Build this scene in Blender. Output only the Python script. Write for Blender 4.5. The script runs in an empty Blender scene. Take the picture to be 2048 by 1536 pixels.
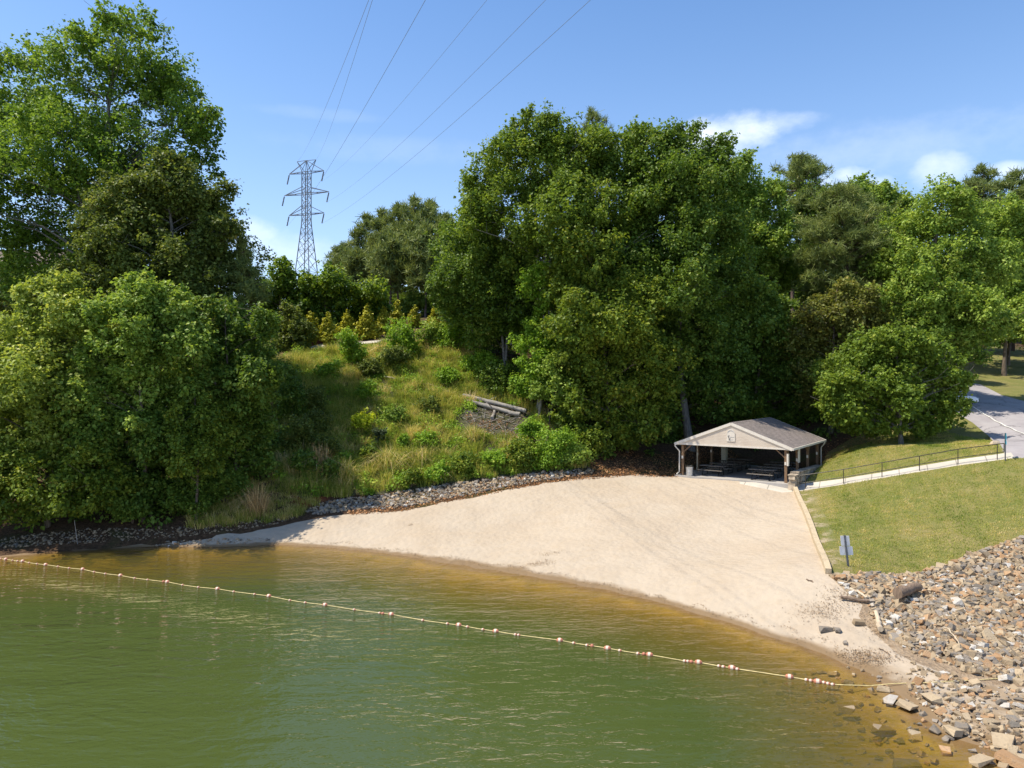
import bpy, bmesh, math, random
import numpy as np
from mathutils import Vector, Matrix
from mathutils.geometry import delaunay_2d_cdt

# ------------------------------------------------------------------ basics
F, CX, HY, CAMZ = 1421.0, 1024.0, 768.0, 10.0
sc = bpy.context.scene
COL = sc.collection
R = math.radians


def P(px, py, D):
    return np.array([(px - CX) / F * D, D, CAMZ - (py - HY) / F * D])


def tag(o, label=None, cat=None, group=None, kind=None):
    if label: o['label'] = label
    if cat: o['category'] = cat
    if group: o['group'] = group
    if kind: o['kind'] = kind
    return o


def empty(name, loc=(0, 0, 0), rz=0.0):
    o = bpy.data.objects.new(name, None)
    o.empty_display_size = 0.3
    COL.objects.link(o)
    o.location = loc
    o.rotation_euler = (0, 0, rz)
    return o


def link_mesh(name, me, mats, parent=None):
    if not isinstance(mats, (list, tuple)): mats = [mats]
    for m in mats: me.materials.append(m)
    o = bpy.data.objects.new(name, me)
    COL.objects.link(o)
    if parent is not None: o.parent = parent
    return o


def mesh_np(name, V, faces, mats, parent=None, smooth=False, fattr=None, vattr=None, midx=None, normals=None):
    """V (n,3); faces: list of (m,k) int arrays."""
    V = np.asarray(V, dtype=np.float32)
    me = bpy.data.meshes.new(name)
    me.vertices.add(len(V))
    me.vertices.foreach_set('co', V.ravel())
    faces = [np.asarray(f, dtype=np.int32) for f in faces if len(f)]
    loops = np.concatenate([f.ravel() for f in faces])
    tot = np.concatenate([np.full(len(f), f.shape[1], np.int32) for f in faces])
    start = np.concatenate([[0], np.cumsum(tot)[:-1]]).astype(np.int32)
    me.loops.add(len(loops))
    me.loops.foreach_set('vertex_index', loops)
    me.polygons.add(len(tot))
    me.polygons.foreach_set('loop_start', start)
    me.polygons.foreach_set('loop_total', tot)
    if midx is not None: me.polygons.foreach_set('material_index', np.asarray(midx, np.int32))
    me.update(calc_edges=True)
    me.validate()
    me.polygons.foreach_set('use_smooth', np.full(len(tot), bool(smooth)))
    for d, dom in ((fattr, 'FACE'), (vattr, 'POINT')):
        if d:
            for k, a in d.items():
                at = me.attributes.new(k, 'FLOAT', dom)
                at.data.foreach_set('value', np.asarray(a, np.float32))
    if normals is not None:
        me.normals_split_custom_set_from_vertices([tuple(n) for n in normals])
    return link_mesh(name, me, mats, parent)


class MB:
    """collects simple solids into one mesh"""
    def __init__(s):
        s.v = []; s.f = []; s.m = []; s.sm = []

    def add(s, verts, faces, m=0, smooth=False):
        o = len(s.v)
        s.v += [tuple(map(float, v)) for v in verts]
        for f in faces:
            s.f.append([o + i for i in f]); s.m.append(m); s.sm.append(smooth)

    def box(s, a, b, m=0, mat=None):
        (x0, y0, z0), (x1, y1, z1) = a, b
        vs = [(x0, y0, z0), (x1, y0, z0), (x1, y1, z0), (x0, y1, z0), (x0, y0, z1), (x1, y0, z1), (x1, y1, z1), (x0, y1, z1)]
        if mat is not None: vs = [mat @ Vector(v) for v in vs]
        s.add(vs, [(3, 2, 1, 0), (4, 5, 6, 7), (0, 1, 5, 4), (1, 2, 6, 5), (2, 3, 7, 6), (3, 0, 4, 7)], m)

    def bar(s, p, q, w, h=None, m=0, up=(0, 0, 1)):
        h = h or w
        p, q = Vector(p), Vector(q)
        d = (q - p)
        if d.length < 1e-6: return
        dn = d.normalized()
        u = Vector(up)
        if abs(dn.dot(u)) > .98: u = Vector((0, 1, 0))
        a = dn.cross(u).normalized() * (w / 2)
        b = a.cross(dn).normalized() * (h / 2)
        vs = [p - a - b, p + a - b, p + a + b, p - a + b, q - a - b, q + a - b, q + a + b, q - a + b]
        s.add(vs, [(3, 2, 1, 0), (4, 5, 6, 7), (0, 1, 5, 4), (1, 2, 6, 5), (2, 3, 7, 6), (3, 0, 4, 7)], m)

    def tube(s, pts, rad, n=6, m=0, caps=True):
        pts = [Vector(p) for p in pts]
        if not hasattr(rad, '__len__'): rad = [rad] * len(pts)
        rings = []
        ref = Vector((.31, .95, .07)).normalized()
        for i, p in enumerate(pts):
            d = pts[min(i + 1, len(pts) - 1)] - pts[max(i - 1, 0)]
            d.normalize()
            r0 = ref if abs(d.dot(ref)) < .95 else Vector((1, 0, 0))
            a = d.cross(r0).normalized(); b = d.cross(a)
            rings.append([p + (a * math.cos(2 * math.pi * k / n) + b * math.sin(2 * math.pi * k / n)) * rad[i] for k in range(n)])
        vs = [v for r in rings for v in r]
        fs = []
        for i in range(len(pts) - 1):
            for k in range(n):
                k2 = (k + 1) % n
                fs.append((i * n + k, i * n + k2, (i + 1) * n + k2, (i + 1) * n + k))
        s.add(vs, fs, m, True)
        if caps:
            s.add(rings[0], [tuple(range(n))], m)
            s.add(rings[-1], [tuple(range(n))[::-1]], m)

    def lathe(s, prof, n=12, m=0, mat=None):
        vs = []; fs = []
        for (r, z) in prof:
            for k in range(n):
                a = 2 * math.pi * k / n
                vs.append(Vector((r * math.cos(a), r * math.sin(a), z)))
        if mat is not None: vs = [mat @ v for v in vs]
        for i in range(len(prof) - 1):
            for k in range(n):
                k2 = (k + 1) % n
                fs.append((i * n + k, i * n + k2, (i + 1) * n + k2, (i + 1) * n + k))
        s.add(vs, fs, m, True)

    def prism(s, poly, y0, y1, m=0):
        """polygon in (x,z) extruded along y"""
        n = len(poly)
        vs = [(x, y0, z) for x, z in poly] + [(x, y1, z) for x, z in poly]
        fs = [tuple(range(n)), tuple(range(n, 2 * n))[::-1]]
        for i in range(n):
            j = (i + 1) % n
            fs.append((i, i + n, j + n, j))
        s.add(vs, fs, m)

    def build(s, name, mats, parent=None):
        me = bpy.data.meshes.new(name)
        me.from_pydata(s.v, [], s.f)
        me.polygons.foreach_set('material_index', s.m)
        me.polygons.foreach_set('use_smooth', s.sm)
        bm = bmesh.new(); bm.from_mesh(me)
        bmesh.ops.recalc_face_normals(bm, faces=bm.faces)
        bm.to_mesh(me); bm.free()
        me.update()
        return link_mesh(name, me, mats, parent)


# ------------------------------------------------------------------ node helper
def mat_new(name):
    m = bpy.data.materials.new(name)
    m.use_nodes = True
    nt = m.node_tree
    nt.nodes.clear()
    return m, nt


def nd(nt, typ, props=None, **inp):
    n = nt.nodes.new('ShaderNode' + typ)
    for k, v in (props or {}).items(): setattr(n, k, v)
    for k, v in inp.items():
        key = int(k[1:]) if k[0] == 'i' and k[1:].isdigit() else k.replace('_', ' ')
        s = n.inputs[key]
        if isinstance(v, bpy.types.NodeSocket): nt.links.new(v, s)
        else: s.default_value = v
    return n


def c4(c): return (c[0], c[1], c[2], 1.0)


def ramp(nt, fac, stops, interp='LINEAR'):
    n = nt.nodes.new('ShaderNodeValToRGB')
    n.color_ramp.interpolation = interp
    el = n.color_ramp.elements
    while len(el) < len(stops): el.new(.5)
    for e, (p, c) in zip(el, stops):
        e.position = p; e.color = c4(c)
    nt.links.new(fac, n.inputs[0])
    return n.outputs[0]


def objpos(nt): return nd(nt, 'TexCoord').outputs['Object']


def noise(nt, vec, scale, detail=3, rough=.55, out='Fac'):
    return nd(nt, 'TexNoise', Vector=vec, Scale=scale, Detail=detail, Roughness=rough).outputs[out]


def math_(nt, op, a, b=0.0, c=0.0, clamp=False):
    return nd(nt, 'Math', dict(operation=op, use_clamp=clamp), i0=a, i1=b, i2=c).outputs[0]


def mixc(nt, f, a, b, mode='MIX'):
    n = nd(nt, 'MixRGB', dict(blend_type=mode), Fac=f)
    for s, v in ((n.inputs[1], a), (n.inputs[2], b)):
        if isinstance(v, bpy.types.NodeSocket): nt.links.new(v, s)
        else: s.default_value = c4(v)
    return n.outputs[0]


def smooth01(nt, v, lo, hi):
    return nd(nt, 'MapRange', dict(interpolation_type='SMOOTHSTEP'), Value=v, From_Min=lo, From_Max=hi).outputs[0]


def bump(nt, h, strength, dist):
    return nd(nt, 'Bump', Height=h, Strength=strength, Distance=dist).outputs[0]


def out(nt, shader, vol=None):
    o = nt.nodes.new('ShaderNodeOutputMaterial')
    nt.links.new(shader, o.inputs[0])


def simple(name, col, rough=.6, metal=0.0, var=.15, scale=6, bs=.0, spec=.4, col2=None):
    m, nt = mat_new(name)
    v = objpos(nt)
    n = noise(nt, v, scale, 4)
    c = mixc(nt, smooth01(nt, n, .3, .7), tuple(x * (1 - var) for x in col), col2 or tuple(min(1, x * (1 + var)) for x in col))
    b = nd(nt, 'BsdfPrincipled', Base_Color=c, Roughness=rough, Metallic=metal)
    b.inputs['Specular IOR Level'].default_value = spec
    if bs: nt.links.new(bump(nt, noise(nt, v, scale * 4, 3), bs, .02), b.inputs['Normal'])
    out(nt, b.outputs[0])
    return m


# ------------------------------------------------------------------ terrain height field
def wd(py): return CAMZ * F / (py - HY)


SHORE = [(-420, 1128), (-250, 1122), (-100, 1118), (0, 1112), (80, 1106), (150, 1101), (220, 1097), (300, 1093), (400, 1093), (480, 1092), (540, 1089), (640, 1093), (760, 1106),
         (900, 1126), (1024, 1143), (1150, 1166), (1250, 1190), (1350, 1217), (1450, 1243), (1550, 1273), (1640, 1300), (1700, 1325),
         (1745, 1345), (1790, 1372), (1815, 1400), (1850, 1425), (1890, 1452), (1935, 1480), (1990, 1502), (2060, 1530)]
SH = np.array([P(a, b, wd(b)) for a, b in SHORE])
ctl = [tuple(p) for p in SH]
LAND = [  # px, py, D
    (1366, 952, 54), (1572, 966, 49.6), (1448, 925, 61), (1633, 935, 57),
    (1592, 977, 49.2), (1625, 1062, 39.5), (1657, 1149, 32),
    (1200, 1050, 43.3), (1200, 955, 53), (1050, 972, 51), (900, 1003, 49), (800, 1020, 48), (640, 1034, 47), (540, 1056, 46), (480, 1069, 45),
    (1400, 1060, 42.5), (1050, 1060, 44.5), (1500, 1100, 38.5), (1560, 1010, 46),
    (1150, 942, 54), (1000, 967, 52), (850, 987, 51), (700, 1004, 50), (600, 1020, 49),
    (1150, 900, 57), (1000, 905, 56.5), (850, 920, 55), (700, 930, 54), (600, 960, 51),
    (1000, 840, 61), (930, 800, 64), (1050, 830, 62), (800, 840, 60.5), (700, 835, 61), (620, 835, 60.5),
    (900, 745, 69), (800, 725, 71), (700, 722, 71.5), (600, 725, 71), (1000, 725, 70),
    (680, 693, 76), (750, 687, 77), (900, 690, 77), (600, 690, 78), (640, 684, 82), (760, 672, 82), (860, 660, 90), (700, 640, 110), (800, 625, 120), (900, 625, 120), (760, 640, 100),
    (560, 800, 62), (540, 730, 69),
    (200, 1073, 44), (0, 1082, 44), (400, 1074, 44.5), (-300, 1085, 43.5), (300, 1000, 49), (100, 1000, 49), (-200, 1000, 49),
    (400, 900, 56), (200, 870, 58), (0, 870, 58), (-300, 870, 58), (400, 780, 66), (200, 740, 70), (0, 720, 72), (-300, 720, 72),
    (300, 650, 85), (0, 620, 90), (-400, 620, 90),
    (1150, 850, 62), (1250, 905, 59), (1340, 932, 58), (1280, 922, 58.5), (1500, 908, 64), (1380, 880, 65), (1600, 890, 65), (1250, 800, 70), (1450, 800, 75), (1100, 760, 72),
    (1803, 890, 55), (1700, 905, 55), (1740, 890, 58), (1640, 935, 53), (1600, 965, 50),
    (1611, 978, 48.6), (1687, 967, 47.4), (1764, 955, 46.5), (1839, 942, 45.6), (1916, 929, 44.8), (1994, 919, 44), (2150, 905, 43),
    (1700, 1050, 39.5), (1800, 1020, 40.5), (1950, 1000, 40), (2048, 980, 40), (1650, 1040, 41), (2200, 980, 39),
    (1700, 1150, 32), (1800, 1149, 32.6), (1900, 1126, 33.6), (1960, 1101, 34.4), (2048, 1073, 35.5), (2200, 1040, 36),
    (1697, 1133, 33), (1720, 1200, 29.6), (1800, 1250, 27.9), (1950, 1200, 30), (2048, 1150, 32.3), (1900, 1320, 25.1), (2048, 1350, 24.2), (1960, 1400, 22.3), (2048, 1440, 20.9),
    (2200, 1350, 24.6), (2300, 1200, 31), (2300, 1500, 19.4), (2500, 1400, 23),
    (1950, 860, 58), (2048, 880, 53), (1940, 772, 76), (2048, 803, 67), (1960, 762, 81), (2200, 860, 55), (2300, 800, 66),
    (2048, 750, 84), (2000, 722, 96), (2000, 692, 112), (2300, 700, 110), (1860, 800, 67), (1750, 840, 66), (1850, 740, 85), (1600, 740, 90), (1600, 640, 120), (2000, 640, 150),
    (1300, 640, 110), (1000, 620, 120),
]
ctl += [tuple(P(*a)) for a in LAND]
BED = [  # px, D, z
    (-300, 36, -1.0), (0, 37, -.95), (200, 39, -.7), (400, 40, -.65), (540, 40, -.75), (700, 39, -.7), (900, 34.5, -.75), (1024, 33, -.85), (1150, 31.5, -.8), (1300, 30.5, -.55), (1450, 27, -.6), (1600, 24.5, -.55),
    (1700, 22, -.4), (1750, 20.5, -.35), (1850, 18.7, -.3), (1950, 16.5, -.4), (2100, 15, -.4), (1600, 20, -1.0), (1500, 18, -1.7), (1700, 16, -1.2), (1850, 14, -1.3), (2050, 12, -1.3),
    (-300, 31, -2.4), (0, 31, -2.3), (300, 32, -2.4), (600, 32, -2.5), (900, 28, -2.5), (1150, 26, -2.2), (1300, 25, -1.8), (1450, 22.5, -1.6), (1300, 20, -3), (1500, 14, -3), (900, 20, -4), (300, 22, -4.5), (-300, 22, -4.5), (1700, 10, -3)]
for px, D, z in BED: ctl.append(((px - CX) / F * D, D, z))
for x, y, z in [(-60, 5, -5), (0, 5, -5.5), (40, 2, -4), (-120, 10, -5), (-120, 40, 0), (-120, 55, 4), (-120, 90, 15), (60, 30, 3), (90, 60, 8), (90, 20, 2), (90, 100, 14), (70, -10, -2), (0, -60, -6), (-100, -60, -6), (100, -60, -5),
                (-100, 150, 26), (0, 170, 26), (-40, 140, 22.5), (100, 170, 24), (0, 300, 27), (-200, 250, 27), (200, 250, 26), (200, 60, 9), (-220, 60, 6), (200, -60, -4), (-220, -40, -6)]:
    ctl.append((x, y, z))
ctl = np.array(ctl)
_c = 3.0


def _phi(d2): return np.sqrt(d2 + _c * _c)


_A = _phi(((ctl[:, None, :2] - ctl[None, :, :2]) ** 2).sum(-1)) - np.eye(len(ctl)) * .05
_n = len(ctl)
_M = np.zeros((_n + 1, _n + 1)); _M[:_n, :_n] = _A; _M[:_n, _n] = 1; _M[_n, :_n] = 1
_w = np.linalg.solve(_M, np.concatenate([ctl[:, 2], [0]]))
_rs = np.random.RandomState(3)
_wav = [(_rs.randn(2) * 2 * np.pi / L / 1.2, _rs.rand() * 7, a) for L, a in [(9, .10), (6, .08), (4, .07), (2.7, .05), (1.9, .04), (1.3, .03), (.9, .018), (.7, .012)] for _ in range(2)]

# pavilion frame
PA = R(36.0)
PV = np.array([math.cos(PA), -math.sin(PA)]); PU = np.array([math.sin(PA), math.cos(PA)])
PO = np.array([13.0, 54.0]); PZ = 3.1


def pav_local(x, y):
    dx, dy = x - PO[0], y - PO[1]
    return dx * PV[0] + dy * PV[1], dx * PU[0] + dy * PU[1]


def sstep(t):
    t = np.clip(t, 0, 1); return t * t * (3 - 2 * t)


def H(x, y):
    x = np.atleast_1d(np.asarray(x, float)); y = np.atleast_1d(np.asarray(y, float))
    z = np.empty(len(x))
    for i in range(0, len(x), 20000):
        s = slice(i, i + 20000)
        d2 = (x[s, None] - ctl[None, :, 0]) ** 2 + (y[s, None] - ctl[None, :, 1]) ** 2
        z[s] = _phi(d2) @ _w[:_n] + _w[_n]
    m = np.zeros(len(x))
    for k, ph, a in _wav: m += a * np.sin(k[0] * x + k[1] * y + ph)
    amp = .18 + .82 * sstep((z - 3.2) / 2.5) * sstep((22 - x) / 4)
    z = z + m * amp
    a, b = pav_local(x, y)
    d = np.maximum(np.maximum(-.7 - a, a - 8.0), np.maximum(-.9 - b, b - 9.8))
    w = 1 - sstep(d / .7)
    return z * (1 - w) + np.minimum(z, PZ - .06) * w


def H1(x, y): return float(H([x], [y])[0])


_Ds = np.concatenate([np.arange(12, 100, .2), np.arange(100, 220, 1.0)])


def hit(px, py):
    pts_x = (px - CX) / F * _Ds
    zr = CAMZ - (py - HY) / F * _Ds
    dz = zr - H(pts_x, _Ds)
    i = np.argmax(dz < 0)
    if dz[i] >= 0: i = len(_Ds) - 1
    if i == 0: D = _Ds[0]
    else:
        t = dz[i - 1] / (dz[i - 1] - dz[i] + 1e-9)
        D = _Ds[i - 1] + t * (_Ds[i] - _Ds[i - 1])
    x = (px - CX) / F * D
    return np.array([x, D, H1(x, D)])


def hits(l): return np.array([hit(*p) for p in l])


def in_poly(x, y, poly):
    x = np.asarray(x); y = np.asarray(y)
    c = np.zeros(len(x), bool)
    n = len(poly)
    for i in range(n):
        x0, y0 = poly[i][:2]; x1, y1 = poly[(i + 1) % n][:2]
        k = ((y0 > y) != (y1 > y))
        xi = (x1 - x0) * (y - y0) / ((y1 - y0) if abs(y1 - y0) > 1e-12 else 1e-12) + x0
        c ^= k & (x < xi)
    return c


def jag(poly, step, amp, seed, closed=True):
    rs = np.random.RandomState(seed)
    o = []
    n = len(poly)
    for i in range(n if closed else n - 1):
        a = np.array(poly[i][:2]); b = np.array(poly[(i + 1) % n][:2])
        k = max(1, int(np.linalg.norm(b - a) / step))
        for j in range(k):
            p = a + (b - a) * j / k
            o.append(p + (rs.randn(2) * amp if j else 0))
    if not closed: o.append(np.array(poly[-1][:2]))
    return o


# ------------------------------------------------------------------ camera, world, sun
cam = bpy.data.cameras.new('camera')
cam.sensor_width = 36.0
cam.lens = 36.0 * F / 2048.0
cam.clip_start = .1; cam.clip_end = 6000
co = bpy.data.objects.new('camera', cam)
COL.objects.link(co)
co.location = (0, 0, CAMZ)
co.rotation_euler = (R(90), 0, 0)
sc.camera = co
sc.view_settings.view_transform = 'Standard'
sc.view_settings.look = 'None'
sc.view_settings.exposure = 0.6
sc.view_settings.gamma = 1.0
sc.cycles.max_bounces = 10
sc.cycles.diffuse_bounces = 4
sc.cycles.glossy_bounces = 2
sc.cycles.transmission_bounces = 4
sc.cycles.transparent_max_bounces = 8
sc.cycles.sample_clamp_indirect = 4.0
sc.cycles.use_denoising = True
sc.cycles.use_adaptive_sampling = False

SUN_EL, SUN_AZ = R(61), R(-95)        # azimuth from +Y clockwise; -90 = from the left
sd = Vector((math.sin(SUN_AZ) * math.cos(SUN_EL), math.cos(SUN_AZ) * math.cos(SUN_EL), math.sin(SUN_EL)))
sl = bpy.data.lights.new('sun', 'SUN')
sl.energy = 4.5; sl.angle = R(.55); sl.color = (1.0, .93, .80)
so = bpy.data.objects.new('sun', sl); COL.objects.link(so)
so.rotation_euler = sd.to_track_quat('Z', 'Y').to_euler()
so.location = (-60, 0, 80)

w = bpy.data.worlds.new('World'); sc.world = w; w.use_nodes = True
nt = w.node_tree; nt.nodes.clear()
sky = nd(nt, 'TexSky', dict(sky_type='NISHITA', sun_disc=False, sun_elevation=SUN_EL, sun_rotation=SUN_AZ % (2 * math.pi), altitude=200, air_density=1.0, dust_density=1.0, ozone_density=2.0))
v = nd(nt, 'TexCoord').outputs['Generated']
sx = nd(nt, 'SeparateXYZ', Vector=v)
X, Y, Z = sx.outputs
hl = math_(nt, 'SQRT', math_(nt, 'ADD', math_(nt, 'MULTIPLY', X, X), math_(nt, 'MULTIPLY', Y, Y)))
az = nd(nt, 'Math', dict(operation='ARCTAN2'), i0=X, i1=Y).outputs[0]
el = nd(nt, 'Math', dict(operation='ARCTAN2'), i0=Z, i1=hl).outputs[0]
cv = nd(nt, 'CombineXYZ', X=az, Y=math_(nt, 'MULTIPLY', el, 1.6), Z=0.0).outputs[0]
n1 = noise(nt, cv, 16, 6, .6)
n2 = noise(nt, cv, 45, 5, .6)
cl = None
# (px, py, half width, half height, strength)
for cx_, cy_, rx, ry, st in [(1425, 285, 105, 52, 1.0), (1490, 262, 90, 40, .95), (1545, 250, 110, 22, .45), (1372, 300, 60, 38, .8), (1705, 352, 55, 24, .95), (1745, 372, 50, 28, .7), (1655, 368, 40, 22, .6), (1885, 335, 75, 40, .6), (2015, 338, 55, 18, .7), (2080, 350, 70, 26, .8),
                             (500, 470, 70, 40, .55), (580, 505, 120, 45, .45), (640, 228, 150, 14, .10), (800, 300, 260, 30, .10), (1750, 300, 380, 60, .22), (300, 480, 160, 40, .5), (-200, 380, 200, 60, .7), (2350, 420, 220, 50, .7), (-900, 300, 300, 80, .6)]:
    a0 = math.atan2(cx_ - CX, F); e0 = math.atan2((HY - cy_) * math.cos(a0), F)
    ra, re = rx / F * math.cos(a0) ** 2, ry / F * math.cos(a0)
    q = math_(nt, 'ADD', math_(nt, 'POWER', math_(nt, 'MULTIPLY', math_(nt, 'ABSOLUTE', math_(nt, 'SUBTRACT', az, a0)), 1 / ra), 2.0),
              math_(nt, 'POWER', math_(nt, 'MULTIPLY', math_(nt, 'ABSOLUTE', math_(nt, 'SUBTRACT', el, e0)), 1 / re), 2.0))
    g = math_(nt, 'SUBTRACT', 1.25, math_(nt, 'ADD', math_(nt, 'MULTIPLY', q, .55), math_(nt, 'ADD', math_(nt, 'MULTIPLY', n1, 1.1), math_(nt, 'MULTIPLY', n2, .35))))
    g = math_(nt, 'MULTIPLY', smooth01(nt, g, -.12, .85), st)
    cl = g if cl is None else math_(nt, 'MAXIMUM', cl, g)
# broad thin veil towards the horizon
skyc = nd(nt, 'HueSaturation', Hue=.502, Saturation=1.27, Value=.93, Color=sky.outputs[0]).outputs[0]
veil = math_(nt, 'MULTIPLY', math_(nt, 'EXPONENT', math_(nt, 'MULTIPLY', math_(nt, 'MAXIMUM', el, 0.0), -4.4)), .68)
skyv = mixc(nt, veil, skyc, (4.1, 4.9, 6.3))
sk = mixc(nt, math_(nt, 'MULTIPLY', cl, .8), skyv, (5.9, 6.2, 6.6))
bg = nd(nt, 'Background', Color=sk, Strength=.15)
o_ = nt.nodes.new('ShaderNodeOutputWorld')
nt.links.new(bg.outputs[0], o_.inputs[0])


# ------------------------------------------------------------------ ground materials
def m_sand():
    m, nt = mat_new('sand')
    v = objpos(nt)
    z = nd(nt, 'SeparateXYZ', Vector=v).outputs[2]
    big = noise(nt, v, .28, 5, .6); med = noise(nt, v, 1.7, 5, .65); fine = noise(nt, v, 11, 4, .7)
    c = mixc(nt, smooth01(nt, big, .38, .7), (.415, .345, .262), (.385, .31, .227))
    c = mixc(nt, math_(nt, 'MULTIPLY', smooth01(nt, med, .46, .72), .35), c, (.36, .28, .19))
    c = mixc(nt, math_(nt, 'MULTIPLY', smooth01(nt, fine, .45, .75), .35), c, (.45, .375, .285))
    c = mixc(nt, math_(nt, 'MULTIPLY', smooth01(nt, noise(nt, v, 26, 3, .7), .6, .74), .5), c, (.27, .19, .12))
    # rake and wheel marks: long faint streaks
    mp = nd(nt, 'Mapping', Vector=v); mp.inputs['Rotation'].default_value = (0, 0, R(28)); mp.inputs['Scale'].default_value = (.13, 2.6, 1)
    st = noise(nt, mp.outputs[0], 1.0, 4, .6)
    c = mixc(nt, math_(nt, 'MULTIPLY', smooth01(nt, st, .56, .72), .2), c, (.42, .32, .21))
    # damp margin and lake bed
    zz = math_(nt, 'ADD', z, math_(nt, 'MULTIPLY', math_(nt, 'SUBTRACT', noise(nt, v, .8, 4), .5), .16))
    c = mixc(nt, math_(nt, 'MULTIPLY', smooth01(nt, zz, .15, .05), .9), c, (.185, .12, .06))
    bed = mixc(nt, smooth01(nt, noise(nt, v, .9, 5, .65), .35, .68), (.37, .27, .09), (.25, .19, .065))
    bed = mixc(nt, math_(nt, 'MULTIPLY', smooth01(nt, noise(nt, v, 4.5, 4, .7), .55, .72), .55), bed, (.10, .075, .025))
    c = mixc(nt, smooth01(nt, z, -.02, -.14), c, bed)
    b = nd(nt, 'BsdfPrincipled', Base_Color=c, Roughness=.9)
    b.inputs['Specular IOR Level'].default_value = .15
    vor = nd(nt, 'TexVoronoi', dict(feature='SMOOTH_F1'), Vector=v, Scale=3.6).outputs['Distance']
    h = math_(nt, 'ADD', math_(nt, 'MULTIPLY', vor, .8), math_(nt, 'ADD', math_(nt, 'MULTIPLY', med, .6), math_(nt, 'MULTIPLY', fine, .35)))
    nt.links.new(bump(nt, h, .62, .11), b.inputs['Normal'])
    out(nt, b.outputs[0]); return m


def m_lawn():
    m, nt = mat_new('lawn_grass')
    v = objpos(nt)
    a = noise(nt, v, .22, 5, .6); b_ = noise(nt, v, 1.3, 5, .65); c_ = noise(nt, v, 9, 4, .75); d_ = noise(nt, v, 34, 2, .7)
    t = math_(nt, 'ADD', math_(nt, 'MULTIPLY', a, .55), math_(nt, 'MULTIPLY', b_, .45))
    c = ramp(nt, t, [(.34, (.10, .135, .026)), (.46, (.17, .17, .045)), (.56, (.245, .205, .075)), (.68, (.31, .235, .105))])
    c = mixc(nt, smooth01(nt, c_, .35, .7), c, (.12, .125, .03))
    c = mixc(nt, math_(nt, 'MULTIPLY', smooth01(nt, d_, .5, .72), .5), c, (.30, .26, .11))
    # bare sandy patches beside the timber edging
    t0, t1 = hit(1590, 980), hit(1657, 1149)
    dv = (t1 - t0)[:2]; dv /= np.linalg.norm(dv); nv = (-dv[1], dv[0], 0.0)
    dist = math_(nt, 'ABSOLUTE', nd(nt, 'VectorMath', dict(operation='DOT_PRODUCT'), i0=nd(nt, 'VectorMath', dict(operation='SUBTRACT'), i0=v, i1=tuple(t0)).outputs[0], i1=nv).outputs['Value'])
    bare = math_(nt, 'MULTIPLY', smooth01(nt, dist, 1.5, .2), smooth01(nt, noise(nt, v, 1.1, 4, .65), .45, .62))
    c = mixc(nt, bare, c, (.40, .32, .22))
    b = nd(nt, 'BsdfPrincipled', Base_Color=c, Roughness=.85)
    b.inputs['Specular IOR Level'].default_value = .2
    nt.links.new(bump(nt, math_(nt, 'ADD', c_, math_(nt, 'MULTIPLY', d_, .6)), .7, .08), b.inputs['Normal'])
    out(nt, b.outputs[0]); return m


def m_wood_floor():
    m, nt = mat_new('leaf_litter_ground')
    v = objpos(nt)
    a = noise(nt, v, .35, 5); b_ = noise(nt, v, 5, 5, .75); c_ = noise(nt, v, 22, 3, .7)
    c = ramp(nt, b_, [(.3, (.035, .022, .012)), (.48, (.085, .05, .028)), (.62, (.15, .088, .05)), (.75, (.20, .135, .085))])
    c = mixc(nt, math_(nt, 'MULTIPLY', smooth01(nt, a, .5, .66), .6), c, (.06, .075, .02))
    c = mixc(nt, math_(nt, 'MULTIPLY', smooth01(nt, c_, .58, .75), .6), c, (.30, .17, .09))
    q = hit(618, 992)
    dist = nd(nt, 'VectorMath', dict(operation='DISTANCE'), i0=v, i1=tuple(q)).outputs['Value']
    dd = math_(nt, 'ADD', dist, math_(nt, 'MULTIPLY', noise(nt, v, 1.2, 4), 1.6))
    c = mixc(nt, smooth01(nt, dd, 2.6, 1.2), c, (.30, .085, .035))
    b = nd(nt, 'BsdfPrincipled', Base_Color=c, Roughness=.95)
    b.inputs['Specular IOR Level'].default_value = .15
    nt.links.new(bump(nt, math_(nt, 'ADD', b_, c_), .9, .12), b.inputs['Normal'])
    out(nt, b.outputs[0]); return m


def m_slope():
    m, nt = mat_new('grassy_slope_soil')
    v = objpos(nt)
    b_ = noise(nt, v, 1.1, 5, .7); c_ = noise(nt, v, 9, 4, .75)
    c = ramp(nt, b_, [(.32, (.04, .048, .016)), (.5, (.08, .08, .03)), (.66, (.13, .105, .06))])
    c = mixc(nt, math_(nt, 'MULTIPLY', smooth01(nt, c_, .5, .7), .6), c, (.10, .075, .045))
    b = nd(nt, 'BsdfPrincipled', Base_Color=c, Roughness=.95)
    nt.links.new(bump(nt, c_, .9, .15), b.inputs['Normal'])
    out(nt, b.outputs[0]); return m


def m_riprap_bed():
    m, nt = mat_new('stony_bank_ground')
    v = objpos(nt)
    b_ = noise(nt, v, 1.4, 5, .7); c_ = noise(nt, v, 12, 4, .75)
    c = ramp(nt, b_, [(.3, (.20, .13, .07)), (.5, (.33, .23, .135)), (.68, (.42, .32, .21))])
    vor = nd(nt, 'TexVoronoi', Vector=v, Scale=7.0)
    c = mixc(nt, .45, c, mixc(nt, vor.outputs['Color'], (.16, .11, .07), (.46, .36, .25)))
    z = nd(nt, 'SeparateXYZ', Vector=v).outputs[2]
    c = mixc(nt, smooth01(nt, z, .06, -.06), c, (.17, .12, .045))
    b = nd(nt, 'BsdfPrincipled', Base_Color=c, Roughness=.9)
    nt.links.new(bump(nt, math_(nt, 'ADD', vor.outputs['Distance'], c_), .8, .12), b.inputs['Normal'])
    out(nt, b.outputs[0]); return m


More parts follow.
